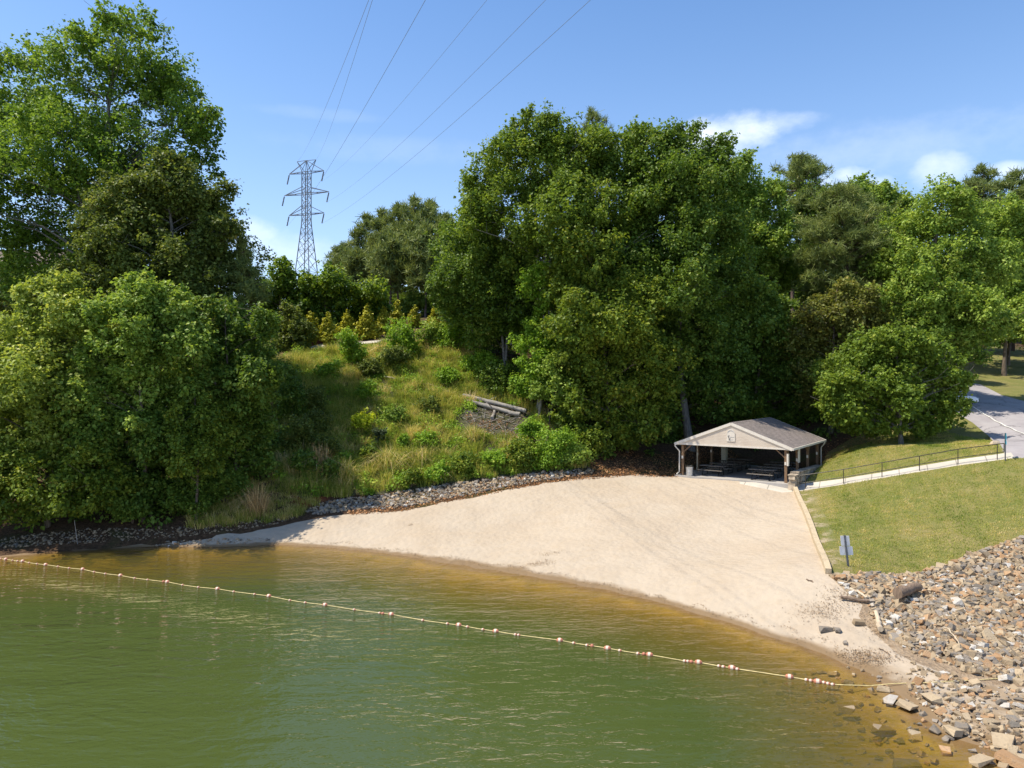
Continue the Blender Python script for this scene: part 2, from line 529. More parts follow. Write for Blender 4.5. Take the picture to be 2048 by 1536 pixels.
def m_paving(name, c1, c2, joints=None, cracks=False):
    m, nt = mat_new(name)
    v = objpos(nt)
    a = noise(nt, v, .5, 5, .6); b_ = noise(nt, v, 6, 4, .7); d_ = noise(nt, v, 40, 2)
    c = mixc(nt, smooth01(nt, a, .35, .65), c1, c2)
    c = mixc(nt, math_(nt, 'MULTIPLY', smooth01(nt, b_, .5, .75), .3), c, tuple(x * .7 for x in c1))
    c = mixc(nt, math_(nt, 'MULTIPLY', smooth01(nt, d_, .5, .8), .3), c, tuple(min(1, x * 1.4) for x in c2))
    if joints:
        s = nd(nt, 'VectorMath', dict(operation='DOT_PRODUCT'), i0=v, i1=joints).outputs['Value']
        fr_ = math_(nt, 'ABSOLUTE', math_(nt, 'SUBTRACT', math_(nt, 'FRACT', math_(nt, 'MULTIPLY', s, 1 / 1.6)), .5))
        c = mixc(nt, math_(nt, 'MULTIPLY', smooth01(nt, fr_, .028, .008), .7), c, tuple(x * .35 for x in c1))
    if cracks:
        vc = nd(nt, 'VectorMath', dict(operation='ADD'), i0=v, i1=nd(nt, 'VectorMath', dict(operation='SCALE'), i0=noise(nt, v, .7, 4, .6, 'Color'), Scale=2.0).outputs[0]).outputs[0]
        ed = nd(nt, 'TexVoronoi', dict(feature='DISTANCE_TO_EDGE'), Vector=vc, Scale=.22).outputs['Distance']
        c = mixc(nt, math_(nt, 'MULTIPLY', smooth01(nt, ed, .016, .004), .65), c, tuple(x * .4 for x in c1))
    b = nd(nt, 'BsdfPrincipled', Base_Color=c, Roughness=.9)
    b.inputs['Specular IOR Level'].default_value = .2
    nt.links.new(bump(nt, d_, .3, .01), b.inputs['Normal'])
    out(nt, b.outputs[0]); return m


M = dict(sand=m_sand(), lawn=m_lawn(), wood=m_wood_floor(), slope=m_slope(), rip=m_riprap_bed(),
         walk=m_paving('concrete_walk', (.42, .38, .315), (.50, .455, .38), joints=(.885, -.465, 0)), park=m_paving('worn_asphalt', (.27, .245, .245), (.33, .305, .30), cracks=True))

# ------------------------------------------------------------------ terrain zones
TIMBER = [(1590, 980), (1608, 1021), (1625, 1064), (1641, 1107), (1657, 1149)]
WALK_NEAR = [(1600, 982), (1611, 980), (1687, 969), (1764, 956), (1839, 943.5), (1916, 931), (1994, 920.5), (2030, 916)]
WALK_FAR = [(2022, 905), (1994, 908.5), (1916, 919), (1840, 931.5), (1764, 944.5), (1688, 957), (1600, 968), (1572, 966)]
RIPLAWN = [(1657, 1149), (1700, 1150), (1800, 1149), (1850, 1141), (1900, 1126), (1960, 1101), (2048, 1073), (2250, 1035)]
RIPSAND = [(1657, 1149), (1674, 1166), (1700, 1190), (1725, 1210), (1717, 1232), (1733, 1252), (1755, 1272), (1788, 1303), (1821, 1321), (1866, 1339), (1932, 1362), (2043, 1374), (2250, 1390)]
BEACHTOP = [(-420, 1127), (-200, 1121), (0, 1112), (150, 1100), (240, 1094), (320, 1089), (400, 1080), (480, 1068), (540, 1056), (590, 1045), (640, 1036), (720, 1026), (800, 1022), (850, 1014), (900, 1003), (980, 987), (1050, 973), (1130, 961), (1200, 954), (1290, 950), (1372, 953)]
tim = hits(TIMBER)
Z = {}
def pxy(a, b): return PO + PV * a + PU * b


LAND_ = [pxy(4.4, -.3), pxy(4.7, -1.15), pxy(6.2, -1.45), pxy(7.7, -1.5)]
Z['sidewalk'] = LAND_ + [p[:2] for p in hits(WALK_NEAR)] + [p[:2] for p in hits(WALK_FAR[:-1])] + [pxy(8.3, -.3)]
Z['parking_lot'] = list(hits([(2012, 916), (1975, 870), (1945, 845), (1880, 806), (1830, 775), (1850, 762), (1925, 762), (1962, 769), (2003, 790), (2048, 802), (2200, 826), (2400, 870), (2500, 930), (2150, 925)]))
bt = jag(hits(BEACHTOP), .5, .10, 5, closed=False)
rs_ = jag(hits(RIPSAND), .5, .12, 6, closed=False)
Z['beach'] = bt + [pxy(-.6, -.35), pxy(2, -.3)] + LAND_ + [p[:2] for p in tim] + rs_[1:] + [np.array((60, 10.)), np.array((90, -45.)), np.array((-150, -45.)), np.array((-150., 42.))]
rl = jag(hits(RIPLAWN), .6, .09, 7, closed=False)
Z['stony_bank'] = rl + [np.array((45., 30.)), np.array((48., 18.)), np.array((60, 10.))] + rs_[::-1][:-1]
Z['lawn'] = [p[:2] for p in tim] + rl[1:] + [p[:2] for p in hits([(2400, 1000), (2500, 900), (2400, 780), (2150, 730), (2000, 690), (1940, 700), (1900, 750), (1840, 790), (1800, 840), (1700, 878), (1655, 905), (1645, 928), (1612, 962), (1600, 968)])]
GRASS_PX = [(560, 962), (610, 1000), (700, 992), (780, 985), (850, 972), (930, 962), (1000, 953), (1100, 941), (1180, 936), (1140, 880), (1090, 835), (1030, 790), (1020, 740), (940, 705), (850, 690), (760, 690), (700, 700), (640, 708), (600, 706), (560, 716), (505, 770), (500, 850), (520, 930)]
Z['grassy_slope'] = jag(hits(GRASS_PX), .7, .1, 8)
Z['hilltop_path'] = list(hits([(590, 703), (625, 698.5), (680, 691.5), (745, 686), (800, 681), (800, 677), (745, 681.5), (680, 686.5), (620, 693), (590, 697)]))
ORDER = ['sidewalk', 'parking_lot', 'hilltop_path', 'beach', 'stony_bank', 'lawn', 'grassy_slope']
rg = np.random.RandomState(11)


def grid(x0, x1, y0, y1, s):
    gx, gy = np.meshgrid(np.arange(x0, x1, s), np.arange(y0, y1, s))
    p = np.stack([gx.ravel(), gy.ravel()], 1)
    return p + rg.uniform(-.18, .18, p.shape) * s


pts = [grid(-46, 42, 15, 86, .55)]
g2 = grid(-120, 120, -46, 190, 4.0); g2 = g2[~((g2[:, 0] > -47) & (g2[:, 0] < 43) & (g2[:, 1] > 14) & (g2[:, 1] < 87))]
g3 = grid(-900, 900, -300, 1500, 60.0); g3 = g3[~((np.abs(g3[:, 0]) < 122) & (g3[:, 1] > -50) & (g3[:, 1] < 192))]
pts = np.concatenate(pts + [g2, g3])
cv_, ce_ = [Vector(p) for p in pts], []
for k in ORDER:
    poly = [np.array(p[:2]) for p in Z[k]]
    o0 = len(cv_)
    cv_ += [Vector(p) for p in poly]
    ce_ += [(o0 + i, o0 + (i + 1) % len(poly)) for i in range(len(poly))]
r_ = delaunay_2d_cdt(cv_, ce_, [], 0, 1e-4)
tv = np.array([(p[0], p[1]) for p in r_[0]]); tf = np.array(r_[2], dtype=np.int32)
cen = tv[tf].mean(1)
zone = np.full(len(tf), -1)
for i, k in reversed(list(enumerate(ORDER))):
    zone[in_poly(cen[:, 0], cen[:, 1], Z[k])] = i
tz = H(tv[:, 0], tv[:, 1])
far_ = np.maximum(np.abs(tv[:, 0]), np.abs(tv[:, 1]))
tz = np.where(far_ > 260, np.where(tv[:, 1] < -50, -6, np.clip(tz, -6, 30)), tz)
e = .15
gxn = (H(tv[:, 0] + e, tv[:, 1]) - H(tv[:, 0] - e, tv[:, 1])) / (2 * e); gyn = (H(tv[:, 0], tv[:, 1] + e) - H(tv[:, 0], tv[:, 1] - e)) / (2 * e)
tn = np.stack([-gxn, -gyn, np.ones(len(tv))], 1); tn /= np.linalg.norm(tn, axis=1)[:, None]
zm = dict(sidewalk='walk', parking_lot='park', hilltop_path='walk', beach='sand', stony_bank='rip', lawn='lawn', grassy_slope='slope')
for i, k in list(enumerate(ORDER)) + [(-1, 'woodland_ground')]:
    f = tf[zone == i]
    if not len(f): continue
    u, inv = np.unique(f.ravel(), return_inverse=True)
    f = inv.reshape(-1, 3)
    V = np.column_stack([tv[u], tz[u]])
    # upward facing
    a_, b_, c_ = V[f[:, 0]], V[f[:, 1]], V[f[:, 2]]
    fl = ((b_ - a_)[:, 0] * (c_ - a_)[:, 1] - (b_ - a_)[:, 1] * (c_ - a_)[:, 0]) < 0
    f[fl] = f[fl][:, ::-1]
    o = mesh_np(k, V, [f], M[zm.get(k, 'wood')], smooth=True, normals=tn[u])
    tag(o, kind='structure')


# ------------------------------------------------------------------ water
def m_water():
    m, nt = mat_new('lake_water')
    v = objpos(nt)
    dep = nd(nt, 'Attribute', dict(attribute_name='depth')).outputs['Fac']
    # ripples: long swell bands crossed by fine chop
    mp = nd(nt, 'Mapping', Vector=v); mp.inputs['Rotation'].default_value = (0, 0, R(9)); mp.inputs['Scale'].default_value = (.28, 1.0, 1)
    sw = noise(nt, mp.outputs[0], .55, 3, .5)
    mp2 = nd(nt, 'Mapping', Vector=v); mp2.inputs['Rotation'].default_value = (0, 0, R(-14)); mp2.inputs['Scale'].default_value = (.45, 1.0, 1)
    ch = nd(nt, 'TexNoise', Vector=mp2.outputs[0], Scale=2.3, Detail=3, Roughness=.55, Distortion=.6).outputs['Fac']
    fi = noise(nt, mp2.outputs[0], 5.5, 3, .6)
    calm = smooth01(nt, noise(nt, v, .09, 3), .32, .62)
    h = math_(nt, 'ADD', math_(nt, 'MULTIPLY', sw, .7), math_(nt, 'MULTIPLY', math_(nt, 'ADD', math_(nt, 'MULTIPLY', ch, .36), math_(nt, 'MULTIPLY', fi, .15)), math_(nt, 'ADD', .45, math_(nt, 'MULTIPLY', calm, .75))))
    nrm = bump(nt, h, .55, .40)
    fr = nd(nt, 'Fresnel', IOR=1.37, Normal=nrm).outputs[0]
    gl = nd(nt, 'BsdfGlossy', Color=(1, 1, 1, 1), Roughness=.03, Normal=nrm)
    tcol = ramp(nt, math_(nt, 'MULTIPLY', dep, .4), [(0, (.97, .93, .84)), (.12, (.89, .78, .48)), (.4, (.64, .55, .19)), (1, (.32, .36, .10))])
    tr = nd(nt, 'BsdfTransparent', Color=tcol)
    murk = mixc(nt, smooth01(nt, dep, .3, 2.3), (.115, .095, .022), (.054, .073, .019))
    df = nd(nt, 'BsdfDiffuse', Color=murk)
    al = math_(nt, 'SUBTRACT', 1.0, math_(nt, 'EXPONENT', math_(nt, 'MULTIPLY', dep, -1.15)))
    body = nd(nt, 'MixShader', i0=al, i1=tr.outputs[0], i2=df.outputs[0])
    out(nt, nd(nt, 'MixShader', i0=fr, i1=body.outputs[0], i2=gl.outputs[0]).outputs[0])
    return m


wx = np.concatenate([np.arange(-900, -50, 50), np.arange(-50, 42, .6), np.arange(45, 900, 50)])
wy = np.concatenate([np.arange(-900, 0, 50), np.arange(5, 52, .6)])
gx, gy = np.meshgrid(wx, wy)
wxy = np.stack([gx.ravel(), gy.ravel()], 1)
dp = np.maximum(0, -H(wxy[:, 0], wxy[:, 1]))
dp[(np.abs(wxy[:, 0]) > 100) | (wxy[:, 1] < -20)] = 5
nx = len(wx); ii = np.arange(len(wy) - 1)[:, None] * nx + np.arange(nx - 1)[None, :]
ii = ii.ravel()
q = np.stack([ii, ii + 1, ii + nx + 1, ii + nx], 1)
wat = mesh_np('lake_water', np.column_stack([wxy, np.zeros(len(wxy))]), [q], m_water(), smooth=True, vattr=dict(depth=dp))
tag(wat, kind='structure')
# ------------------------------------------------------------------ common object materials
def m_wood(name, c1, c2, rough=.8):
    m, nt = mat_new(name)
    v = objpos(nt)
    mp = nd(nt, 'Mapping', Vector=v); mp.inputs['Scale'].default_value = (14, 14, 2.2)
    a = noise(nt, mp.outputs[0], 1.6, 5, .65); b_ = noise(nt, v, 2.5, 3)
    c = mixc(nt, smooth01(nt, a, .32, .68), c1, c2)
    c = mixc(nt, math_(nt, 'MULTIPLY', smooth01(nt, b_, .5, .7), .4), c, tuple(x * .65 for x in c1))
    b = nd(nt, 'BsdfPrincipled', Base_Color=c, Roughness=rough)
    nt.links.new(bump(nt, a, .4, .01), b.inputs['Normal'])
    out(nt, b.outputs[0]); return m


def m_shingle():
    m, nt = mat_new('asphalt_shingles')
    v = objpos(nt)
    br = nd(nt, 'TexBrick', dict(offset=.5, squash=1.0), Color1=c4((.165, .132, .112)), Color2=c4((.26, .213, .185)), Mortar=c4((.05, .046, .052)), Scale=1.0, Mortar_Size=.018, Brick_Width=.30, Row_Height=.145)
    mp = nd(nt, 'Mapping', Vector=v); mp.inputs['Rotation'].default_value = (0, 0, R(90))
    nt.links.new(mp.outputs[0], br.inputs['Vector'])
    c = mixc(nt, math_(nt, 'MULTIPLY', noise(nt, v, 2.2, 4), .5), br.outputs[0], (.27, .225, .195))
    c = mixc(nt, math_(nt, 'MULTIPLY', smooth01(nt, noise(nt, v, .7, 4), .5, .7), .35), c, (.09, .085, .075))
    b = nd(nt, 'BsdfPrincipled', Base_Color=c, Roughness=.92)
    nt.links.new(bump(nt, math_(nt, 'ADD', br.outputs[1], noise(nt, v, 30, 2)), .6, .015), b.inputs['Normal'])
    out(nt, b.outputs[0]); return m


def m_siding():
    m, nt = mat_new('vinyl_siding')
    v = objpos(nt)
    z = nd(nt, 'SeparateXYZ', Vector=v).outputs[2]
    t = math_(nt, 'FRACT', math_(nt, 'MULTIPLY', z, 1 / .115))
    n = noise(nt, v, 1.1, 4)
    c = mixc(nt, smooth01(nt, n, .35, .65), (.53, .44, .345), (.59, .50, .40))
    c = mixc(nt, math_(nt, 'MULTIPLY', smooth01(nt, t, .12, .0), .45), c, (.30, .25, .20))
    b = nd(nt, 'BsdfPrincipled', Base_Color=c, Roughness=.55)
    nt.links.new(bump(nt, t, .5, .02), b.inputs['Normal'])
    out(nt, b.outputs[0]); return m


M.update(
    post=m_wood('treated_post', (.13, .075, .04), (.24, .145, .075)),
    table=m_wood('weathered_table_wood', (.10, .085, .07), (.19, .165, .14)),
    timber=m_wood('landscape_timber', (.40, .31, .19), (.52, .42, .28)),
    logw=m_wood('grey_deadwood', (.18, .16, .14), (.35, .32, .28)),
    logb=m_wood('brown_driftwood', (.11, .075, .05), (.24, .165, .11)),
    pale=m_wood('pale_driftwood', (.40, .31, .21), (.56, .46, .33)),
    shingle=m_shingle(), siding=m_siding(),
    white=simple('white_trim', (.61, .55, .465), .5, var=.06), cream=simple('cream_column', (.60, .54, .40), .6, var=.06),
    slab=m_paving('pavilion_slab', (.30, .28, .25), (.38, .35, .32)),
    galv=simple('galvanised_steel', (.55, .56, .57), .38, .7, .12, 5), iron=simple('dark_iron', (.035, .033, .03), .45, .5, .2),
    rail=simple('bronze_rail_paint', (.06, .052, .04), .35, .3, .2), black=simple('black_liner', (.015, .015, .011), .45),
    stone=simple('wall_stone', (.36, .29, .21), .9, 0, .45, 2.5, .6), signback=simple('aluminium_sign_back', (.74, .715, .69), .7, 0, .08, 3),
    signpost=simple('steel_channel_post', (.16, .165, .17), .5, .6, .2), cyan=simple('cyan_sign_face', (.02, .45, .66), .4, 0, .1),
    steel=simple('pylon_galvanised_steel', (.20, .215, .235), .55, .5, .2), insul=simple('insulator_glass', (.09, .10, .12), .3, 0, .2),
    wire=simple('conductor', (.26, .29, .34), .5, .4), ink=simple('sign_ink', (.07, .065, .06), .6), grey=simple('sign_grey_ink', (.42, .41, .40), .6),
    red=simple('faded_red_float', (.42, .16, .095), .45, 0, .25, 8), buoyw=simple('faded_white_float', (.58, .46, .36), .45, 0, .1, 8), rope=simple('yellow_rope', (.58, .47, .22), .8, 0, .2, 9),
    carpaint=simple('white_car_paint', (.75, .76, .77), .25, 0, .02), glassd=simple('tinted_car_glass', (.02, .025, .03), .08, 0, .1), tyre=simple('tyre_rubber', (.02, .02, .02), .8), lamp=simple('headlamp_lens', (.6, .62, .65), .1),
    brick=simple('red_mulch_edging', (.22, .075, .05), .9, 0, .4, 7), paint=simple('road_paint', (.62, .60, .54), .7, 0, .15, 3),
    roofb=simple('brown_house_roof', (.15, .115, .09), .9, 0, .25, 1.5), housew=simple('house_wall', (.42, .36, .30), .8), bark=None)


# ------------------------------------------------------------------ picnic pavilion
def pav_pt(a, b, z=0.0):
    p = PO + PV * a + PU * b
    return (p[0], p[1], PZ + z)


W_, L_ = 7.55, 9.07
pav = tag(empty('picnic_pavilion', (PO[0], PO[1], PZ), -PA), 'open picnic pavilion with shingled gable roof on wooden posts at the head of the sand', 'pavilion')
RZ, SL = 4.10, .385
mb = MB(); mb.box((-.45, -.55, -.5), (W_ + .35, L_ + .5, 0)); mb.build('floor_slab', M['slab'], pav)
EV = .48; FO = .24
for s in (-1, 1):
    cx_ = W_ / 2
    xe = cx_ + s * (cx_ + EV); ze = RZ - SL * (cx_ + EV)
    y0, y1 = -FO, L_ + .45
    t = .07
    mb = MB()
    # courses of shingles stepped a little so the slope is not one flat card
    nC = 30
    for k in range(nC):
        f0, f1 = k / nC, (k + 1) / nC + .012
        xa, xb = cx_ + (xe - cx_) * f0, cx_ + (xe - cx_) * min(f1, 1.005)
        za, zb = RZ + (ze - RZ) * f0, RZ + (ze - RZ) * min(f1, 1.005)
        mb.add([(xa, y0, za), (xb, y0, zb + .012), (xb, y1, zb + .012), (xa, y1, za), (xa, y0, za - .03), (xb, y0, zb - .03), (xb, y1, zb - .03), (xa, y1, za - .03)],
               [(0, 1, 2, 3), (7, 6, 5, 4), (0, 4, 5, 1), (1, 5, 6, 2), (2, 6, 7, 3), (3, 7, 4, 0)])
    rf = mb.build('roof_slope', M['shingle'], pav)
    if s == 1:
        mc = MB()
        for k in range(32):
            ya = y0 + (y1 - y0) * k / 32
            mc.prism([(cx_ - .16, RZ - .045), (cx_, RZ + .03), (cx_ + .16, RZ - .045), (cx_, RZ + .012)], ya, ya + (y1 - y0) / 32 + .02)
        mc.build('ridge_cap', M['shingle'], rf)
    for yy, nm in ((y0 - .035, 'rake_board'), (y1 + .035, 'rake_board')):
        mb = MB()
        mb.bar((cx_, yy, RZ - .10), (xe + s * .02, yy, ze - .10), .045, .21, up=(0, 0, 1))
        mb.build(nm, M['white'], pav)
    mb = MB(); mb.box((min(xe, xe + s * .11), y0 - .05, ze - .16), (max(xe, xe + s * .11), y1 + .05, ze - .015)); 
    mb.box((min(xe - s * .42, xe), y0, ze - .175), (max(xe - s * .42, xe), y1, ze - .162))
    mb.build('gutter', M['white'], pav)
    zb_ = 2.50
    mb = MB(); xb = 0 if s < 0 else W_
    mb.box((xb - .09, -.1, zb_ - .2), (xb + .09, L_ + .1, zb_ + .06)); mb.build('eave_beam', M['post'], pav)
    # front and back gable half walls: one board each below, siding above
for yy, lab in ((-.18, 'gable_siding'), (L_ + .12, 'gable_siding')):
    mb = MB()
    zl = RZ - SL * (W_ / 2 + .36) - .03
    mb.prism([(-.36, zl - .03), (W_ + .36, zl - .03), (W_ / 2, RZ - .05)], yy - .05, yy + .02)
    gs = mb.build(lab, M['siding'], pav)
    mb = MB(); mb.box((-.40, yy - .075, zl - .16), (W_ + .40, yy + .03, zl - .032)); mb.build('trim_board', M['white'], gs)
mb = MB(); mb.box((0, -.1, 2.30), (W_, .05, 2.47)); mb.box((0, L_ - .05, 2.30), (W_, L_ + .1, 2.47)); mb.build('header_beam', M['post'], pav)
for k in range(1, 7):
    yk = L_ * k / 7
    mb = MB()
    mb.bar((0, yk, 2.52), (W_, yk, 2.52), .05, .14)
    for s in (-1, 1):
        mb.bar((W_ / 2, yk, RZ - .15), (W_ / 2 + s * (W_ / 2 + .3), yk, RZ - .15 - SL * (W_ / 2 + .3)), .05, .14)
        mb.bar((W_ / 2 + s * 1.3, yk, 2.55), (W_ / 2, yk, RZ - .2), .04, .10)
    mb.build('roof_truss', M['post'], pav)
for xi, xx in ((0, 0.0), (1, W_)):
    for yy in (0.0, 3.02, 6.05, 9.07):
        mb = MB()
        if xi == 0 and yy > 9:
            mb.box((xx - .2, yy - .2, 0), (xx + .22, yy + .2, 2.5)); mb.build('cream_column', M['cream'], pav); continue
        mb.box((xx - .085, yy - .085, -.3), (xx + .085, yy + .085, 2.46)); p_ = mb.build('post', M['post'], pav)
        br = MB()
        for dy in (-1, 1):
            if 0 <= yy + dy * .7 <= L_:
                br.bar((xx, yy, 1.72), (xx, yy + dy * .72, 2.42), .075, .13, up=(1, 0, 0))
        if yy == 0:
            sx_ = 1 if xi == 0 else -1
            br.bar((xx, yy, 1.70), (xx + sx_ * .78, yy, 2.40), .075, .13, up=(0, 1, 0))
        br.build('brace', M['post'], p_)
        ob = MB(); ob.box((xx - .06, yy - .14, 1.25), (xx + .06, yy - .088, 1.46)); ob.build('outlet_box', M['white'], p_)
mb = MB(); mb.box((W_ + .09, 2.80, 1.15), (W_ + .13, 3.30, 2.15)); mb.build('notice_board', M['white'], pav)
mb = MB(); mb.box((W_ + .09, -.15, 1.2), (W_ + .20, .10, 2.05)); mb.build('meter_cover', M['white'], pav)
for (xx, yy, s) in ((-.52, -.28, -1), (W_ + .52, L_ + .2, 1)):
    ze = RZ - SL * (W_ / 2 + EV) - .1
    mb = MB(); mb.tube([(xx, yy, ze), (xx, yy, ze - .18), (xx - s * .30, yy + .12, ze - .55), (xx - s * .30, yy + .12, .25), (xx - s * .12, yy + .02, .06)], .05, 8); mb.build('downspout', M['white'], pav)
# slanting conduit by the second left post
mb = MB(); mb.bar((-.05, 2.95, .1), (.12, 2.6, 2.4), .045, .045); mb.build('conduit', M['cream'], pav)
# gable sign: arched board with a grey arc and dark lettering
sg = MB(); xs = W_ / 2 - .02
sg.prism([(xs - .30, 2.73), (xs + .30, 2.73), (xs + .30, 3.36), (xs + .17, 3.56), (xs, 3.65), (xs - .17, 3.56), (xs - .30, 3.36)], -.275, -.235)
sb = sg.build('gable_sign', M['white'], pav); sb['label'] = 'white arched name board on the gable'
sg = MB()
sa = MB()
for k in range(7):
    a0, a1 = R(25 + k * 18.5), R(25 + (k + 1) * 18.5)
    sa.bar((xs + .27 * math.cos(a0), -.285, 3.26 + .28 * math.sin(a0)), (xs + .27 * math.cos(a1), -.285, 3.26 + .28 * math.sin(a1)),   .012, .032, m=0, up=(0, 1, 0))
for (a, b) in (((-.23, 3.14), (-.09, 3.16)), ((-.165, 3.15), (-.165, 2.99)), ((-.19, 3.03), (-.11, 3.03)), ((-.13, 2.97), (-.13, 2.80)), ((-.13, 2.88), (-.03, 2.965)), ((-.13, 2.88), (-.02, 2.81))):
    sg.bar((xs + a[0], -.285, a[1]), (xs + b[0], -.285, b[1]), .012, .035, up=(0, 1, 0))
for z0, x0, x1 in ((3.05, -.08, .25), (2.87, .0, .20)):
    nL = int((x1 - x0) / .045)
    for k in range(nL):
        xa = x0 + (x1 - x0) * k / nL
        sg.bar((xs + xa, -.284, z0 - .03), (xs + xa + .028, -.284, z0 + (.035 if k % 3 == 0 else .015)), .008, .014, m=1, up=(0, 1, 0))
sg.build('sign_lettering', [M['ink'], M['grey']], sb)
sa.build('sign_arc', M['grey'], sb)


def picnic_table(loc, rz):
    t = empty('picnic_table', loc, rz)
    tp = MB()
    for k in range(5): tp.box((-.92, -.37 + k * .15, .71), (.92, -.23 + k * .15, .75))
    tp.build('table_top', M['table'], t)
    for s in (-1, 1):
        b = MB()
        for k in range(2): b.box((-.92, s * .66 - .13 + k * .135, .42), (.92, s * .66 - .005 + k * .135, .46))
        b.build('bench', M['table'], t)
        f = MB(); x = s * .62
        f.tube([(x, -.62, .0), (x, -.25, .70), (x, .25, .70), (x, .62, .0)], .028, 6)
        f.tube([(x, -.78, .41), (x, .78, .41)], .026, 6)
        f.tube([(x, -.62, .02), (x, .62, .02)], .024, 6)
        f.build('leg_frame', M['iron'], t)
    return t


spots = [(1.95, 1.05), (5.75, .75), (2.0, 2.95), (5.75, 2.65), (2.1, 4.85), (5.7, 4.55), (2.1, 6.9), (5.6, 6.6)]
plab = ['picnic table nearest the trash can at the open front of the pavilion', 'picnic table beside the stone wall end at the front right of the pavilion',
        'picnic table just behind the one near the trash can, left row', 'picnic table second from the front in the right row of the pavilion',
        'picnic table third from the front in the left row of the pavilion', 'picnic table third from the front in the right row of the pavilion',
        'rearmost picnic table of the left row by the cream column', 'rearmost picnic table of the right row in the pavilion']
proto = None
for (a, b), lb in zip(spots, plab):
    if proto is None:
        proto = o = picnic_table(pav_pt(a, b), -PA)
    else:
        o = proto.copy(); COL.objects.link(o); o.location = pav_pt(a, b); o.rotation_euler = (0, 0, -PA + random.Random(a * b).uniform(-.05, .05))
        for ch in proto.children:
            c = ch.copy(); COL.objects.link(c); c.parent = o
    tag(o, lb, 'picnic table', 'picnic tables under the pavilion')

t = tag(empty('trash_can', pav_pt(.62, -.25)), 'galvanised steel trash can beside the front left pavilion post', 'trash can')
mb = MB()
prof = [(.02, .0), (.235, .0), (.24, .03)]
for k in range(9): prof += [(.245 + .004 * k, .06 + k * .075), (.252 + .004 * k, .09 + k * .075)]
mb.lathe(prof + [(.29, .74), (.27, .74), (.25, .45), (.02, .42)], 18); mb.build('can_body', M['galv'], t)
mb = MB(); mb.lathe([(.275, .70), (.302, .70), (.305, .77), (.27, .785), (.25, .70)], 18); mb.build('liner_rim', M['black'], t)

# stone retaining wall along the right side of the pavilion
sw = tag(empty('stone_wall', pav_pt(W_ + .55, -.75)), 'low tan rubble stone retaining wall beside the right pavilion posts', 'retaining wall')
sw.rotation_euler = (0, 0, -PA)
rw = random.Random(4)
mb = MB(); cap = MB()
for seg in range(11):
    y0 = seg * .72
    top = .78 - seg * .02
    if seg == 0: top = .62
    for cr in range(3):
        z = -.35 if cr == 0 else .1 + (top - .1) * (cr - 1) / 2
        z1 = .1 + (top - .1) * cr / 2 if cr else .1
        yy = y0 + (.2 if cr % 2 else 0)
        while yy < y0 + .72:
            l = rw.uniform(.25, .5); j = [rw.uniform(-.035, .035) for _ in range(8)]
            a, b = (-.2 + j[0], yy, z), (.28 + j[1], yy + l - .02, z1 - .012)
            vs = [(a[0], a[1], a[2]), (b[0], a[1] + j[2], a[2]), (b[0] + j[3], b[1], a[2]), (a[0] + j[4], b[1], a[2]), (a[0] + j[5], a[1] + .02, b[2]), (b[0] - .02, a[1] + .02, b[2] + j[6] * .5), (b[0] - .03, b[1] - .02, b[2]), (a[0] + .02, b[1] - .02, b[2] + j[7] * .5)]
            mb.add(vs, [(3, 2, 1, 0), (4, 5, 6, 7), (0, 1, 5, 4), (1, 2, 6, 5), (2, 3, 7, 6), (3, 0, 4, 7)])
            yy += l
    cap.box((-.24 + rw.uniform(-.03, .03), y0, top), (.32, y0 + .70, top + .06))
    if seg == 1: pass
mb.build('wall_courses', M['stone'], sw); cap.build('coping_stones', M['stone'], sw)

# ------------------------------------------------------------------ timber edging between sand and lawn
mb = MB()
for i in range(len(TIMBER) - 1):
    a, b = tim[i], tim[i + 1]
    n = 3
    for k in range(n):
        p = a + (b - a) * k / n; q_ = a + (b - a) * ((k + .985) / n)
        p = Vector((p[0], p[1], H1(p[0], p[1]) + .10)); q_ = Vector((q_[0], q_[1], H1(q_[0], q_[1]) + .10))
        mb.bar(p, q_, .26, .34)
tag(mb.build('timber_edging', M['timber']), 'long pale timber edging between the sand and the lawn', 'edging')

# ------------------------------------------------------------------ handrail
RP = [(1611, 977.5), (1687, 967), (1764, 954.3), (1839, 941.5), (1916, 928.7), (1994.5, 919)]
rp = hits(RP); RH = .95
hr = tag(empty('handrail', tuple(rp[0])), 'dark metal handrail with two rails along the sloping concrete walk', 'handrail')
o0 = rp[0]
rel = [p - o0 for p in rp]
for p in rel:
    mb = MB(); mb.tube([(p[0], p[1], -.1 + p[2]), (p[0], p[1], p[2] + RH)], .026, 8); mb.build('post', M['rail'], hr)
d0 = (rel[0] - rel[1]); d0 = d0 / np.linalg.norm(d0) * .36
d1 = (rel[-1] - rel[-2]); d1 = d1 / np.linalg.norm(d1) * .36
top = [rel[0] + d0] + rel + [rel[-1] + d1]
mb = MB(); mb.tube([(p[0], p[1], p[2] + RH) for p in top], .027, 8); mb.build('top_rail', M['rail'], hr)
mb = MB(); mb.tube([(p[0], p[1], p[2] + .42) for p in top], .024, 8); mb.build('lower_rail', M['rail'], hr)
for p in (top[0], top[-1]):
    mb = MB(); mb.tube([(p[0], p[1], p[2] + .42), (p[0], p[1], p[2] + RH)], .025, 8); mb.build('end_loop', M['rail'], hr)

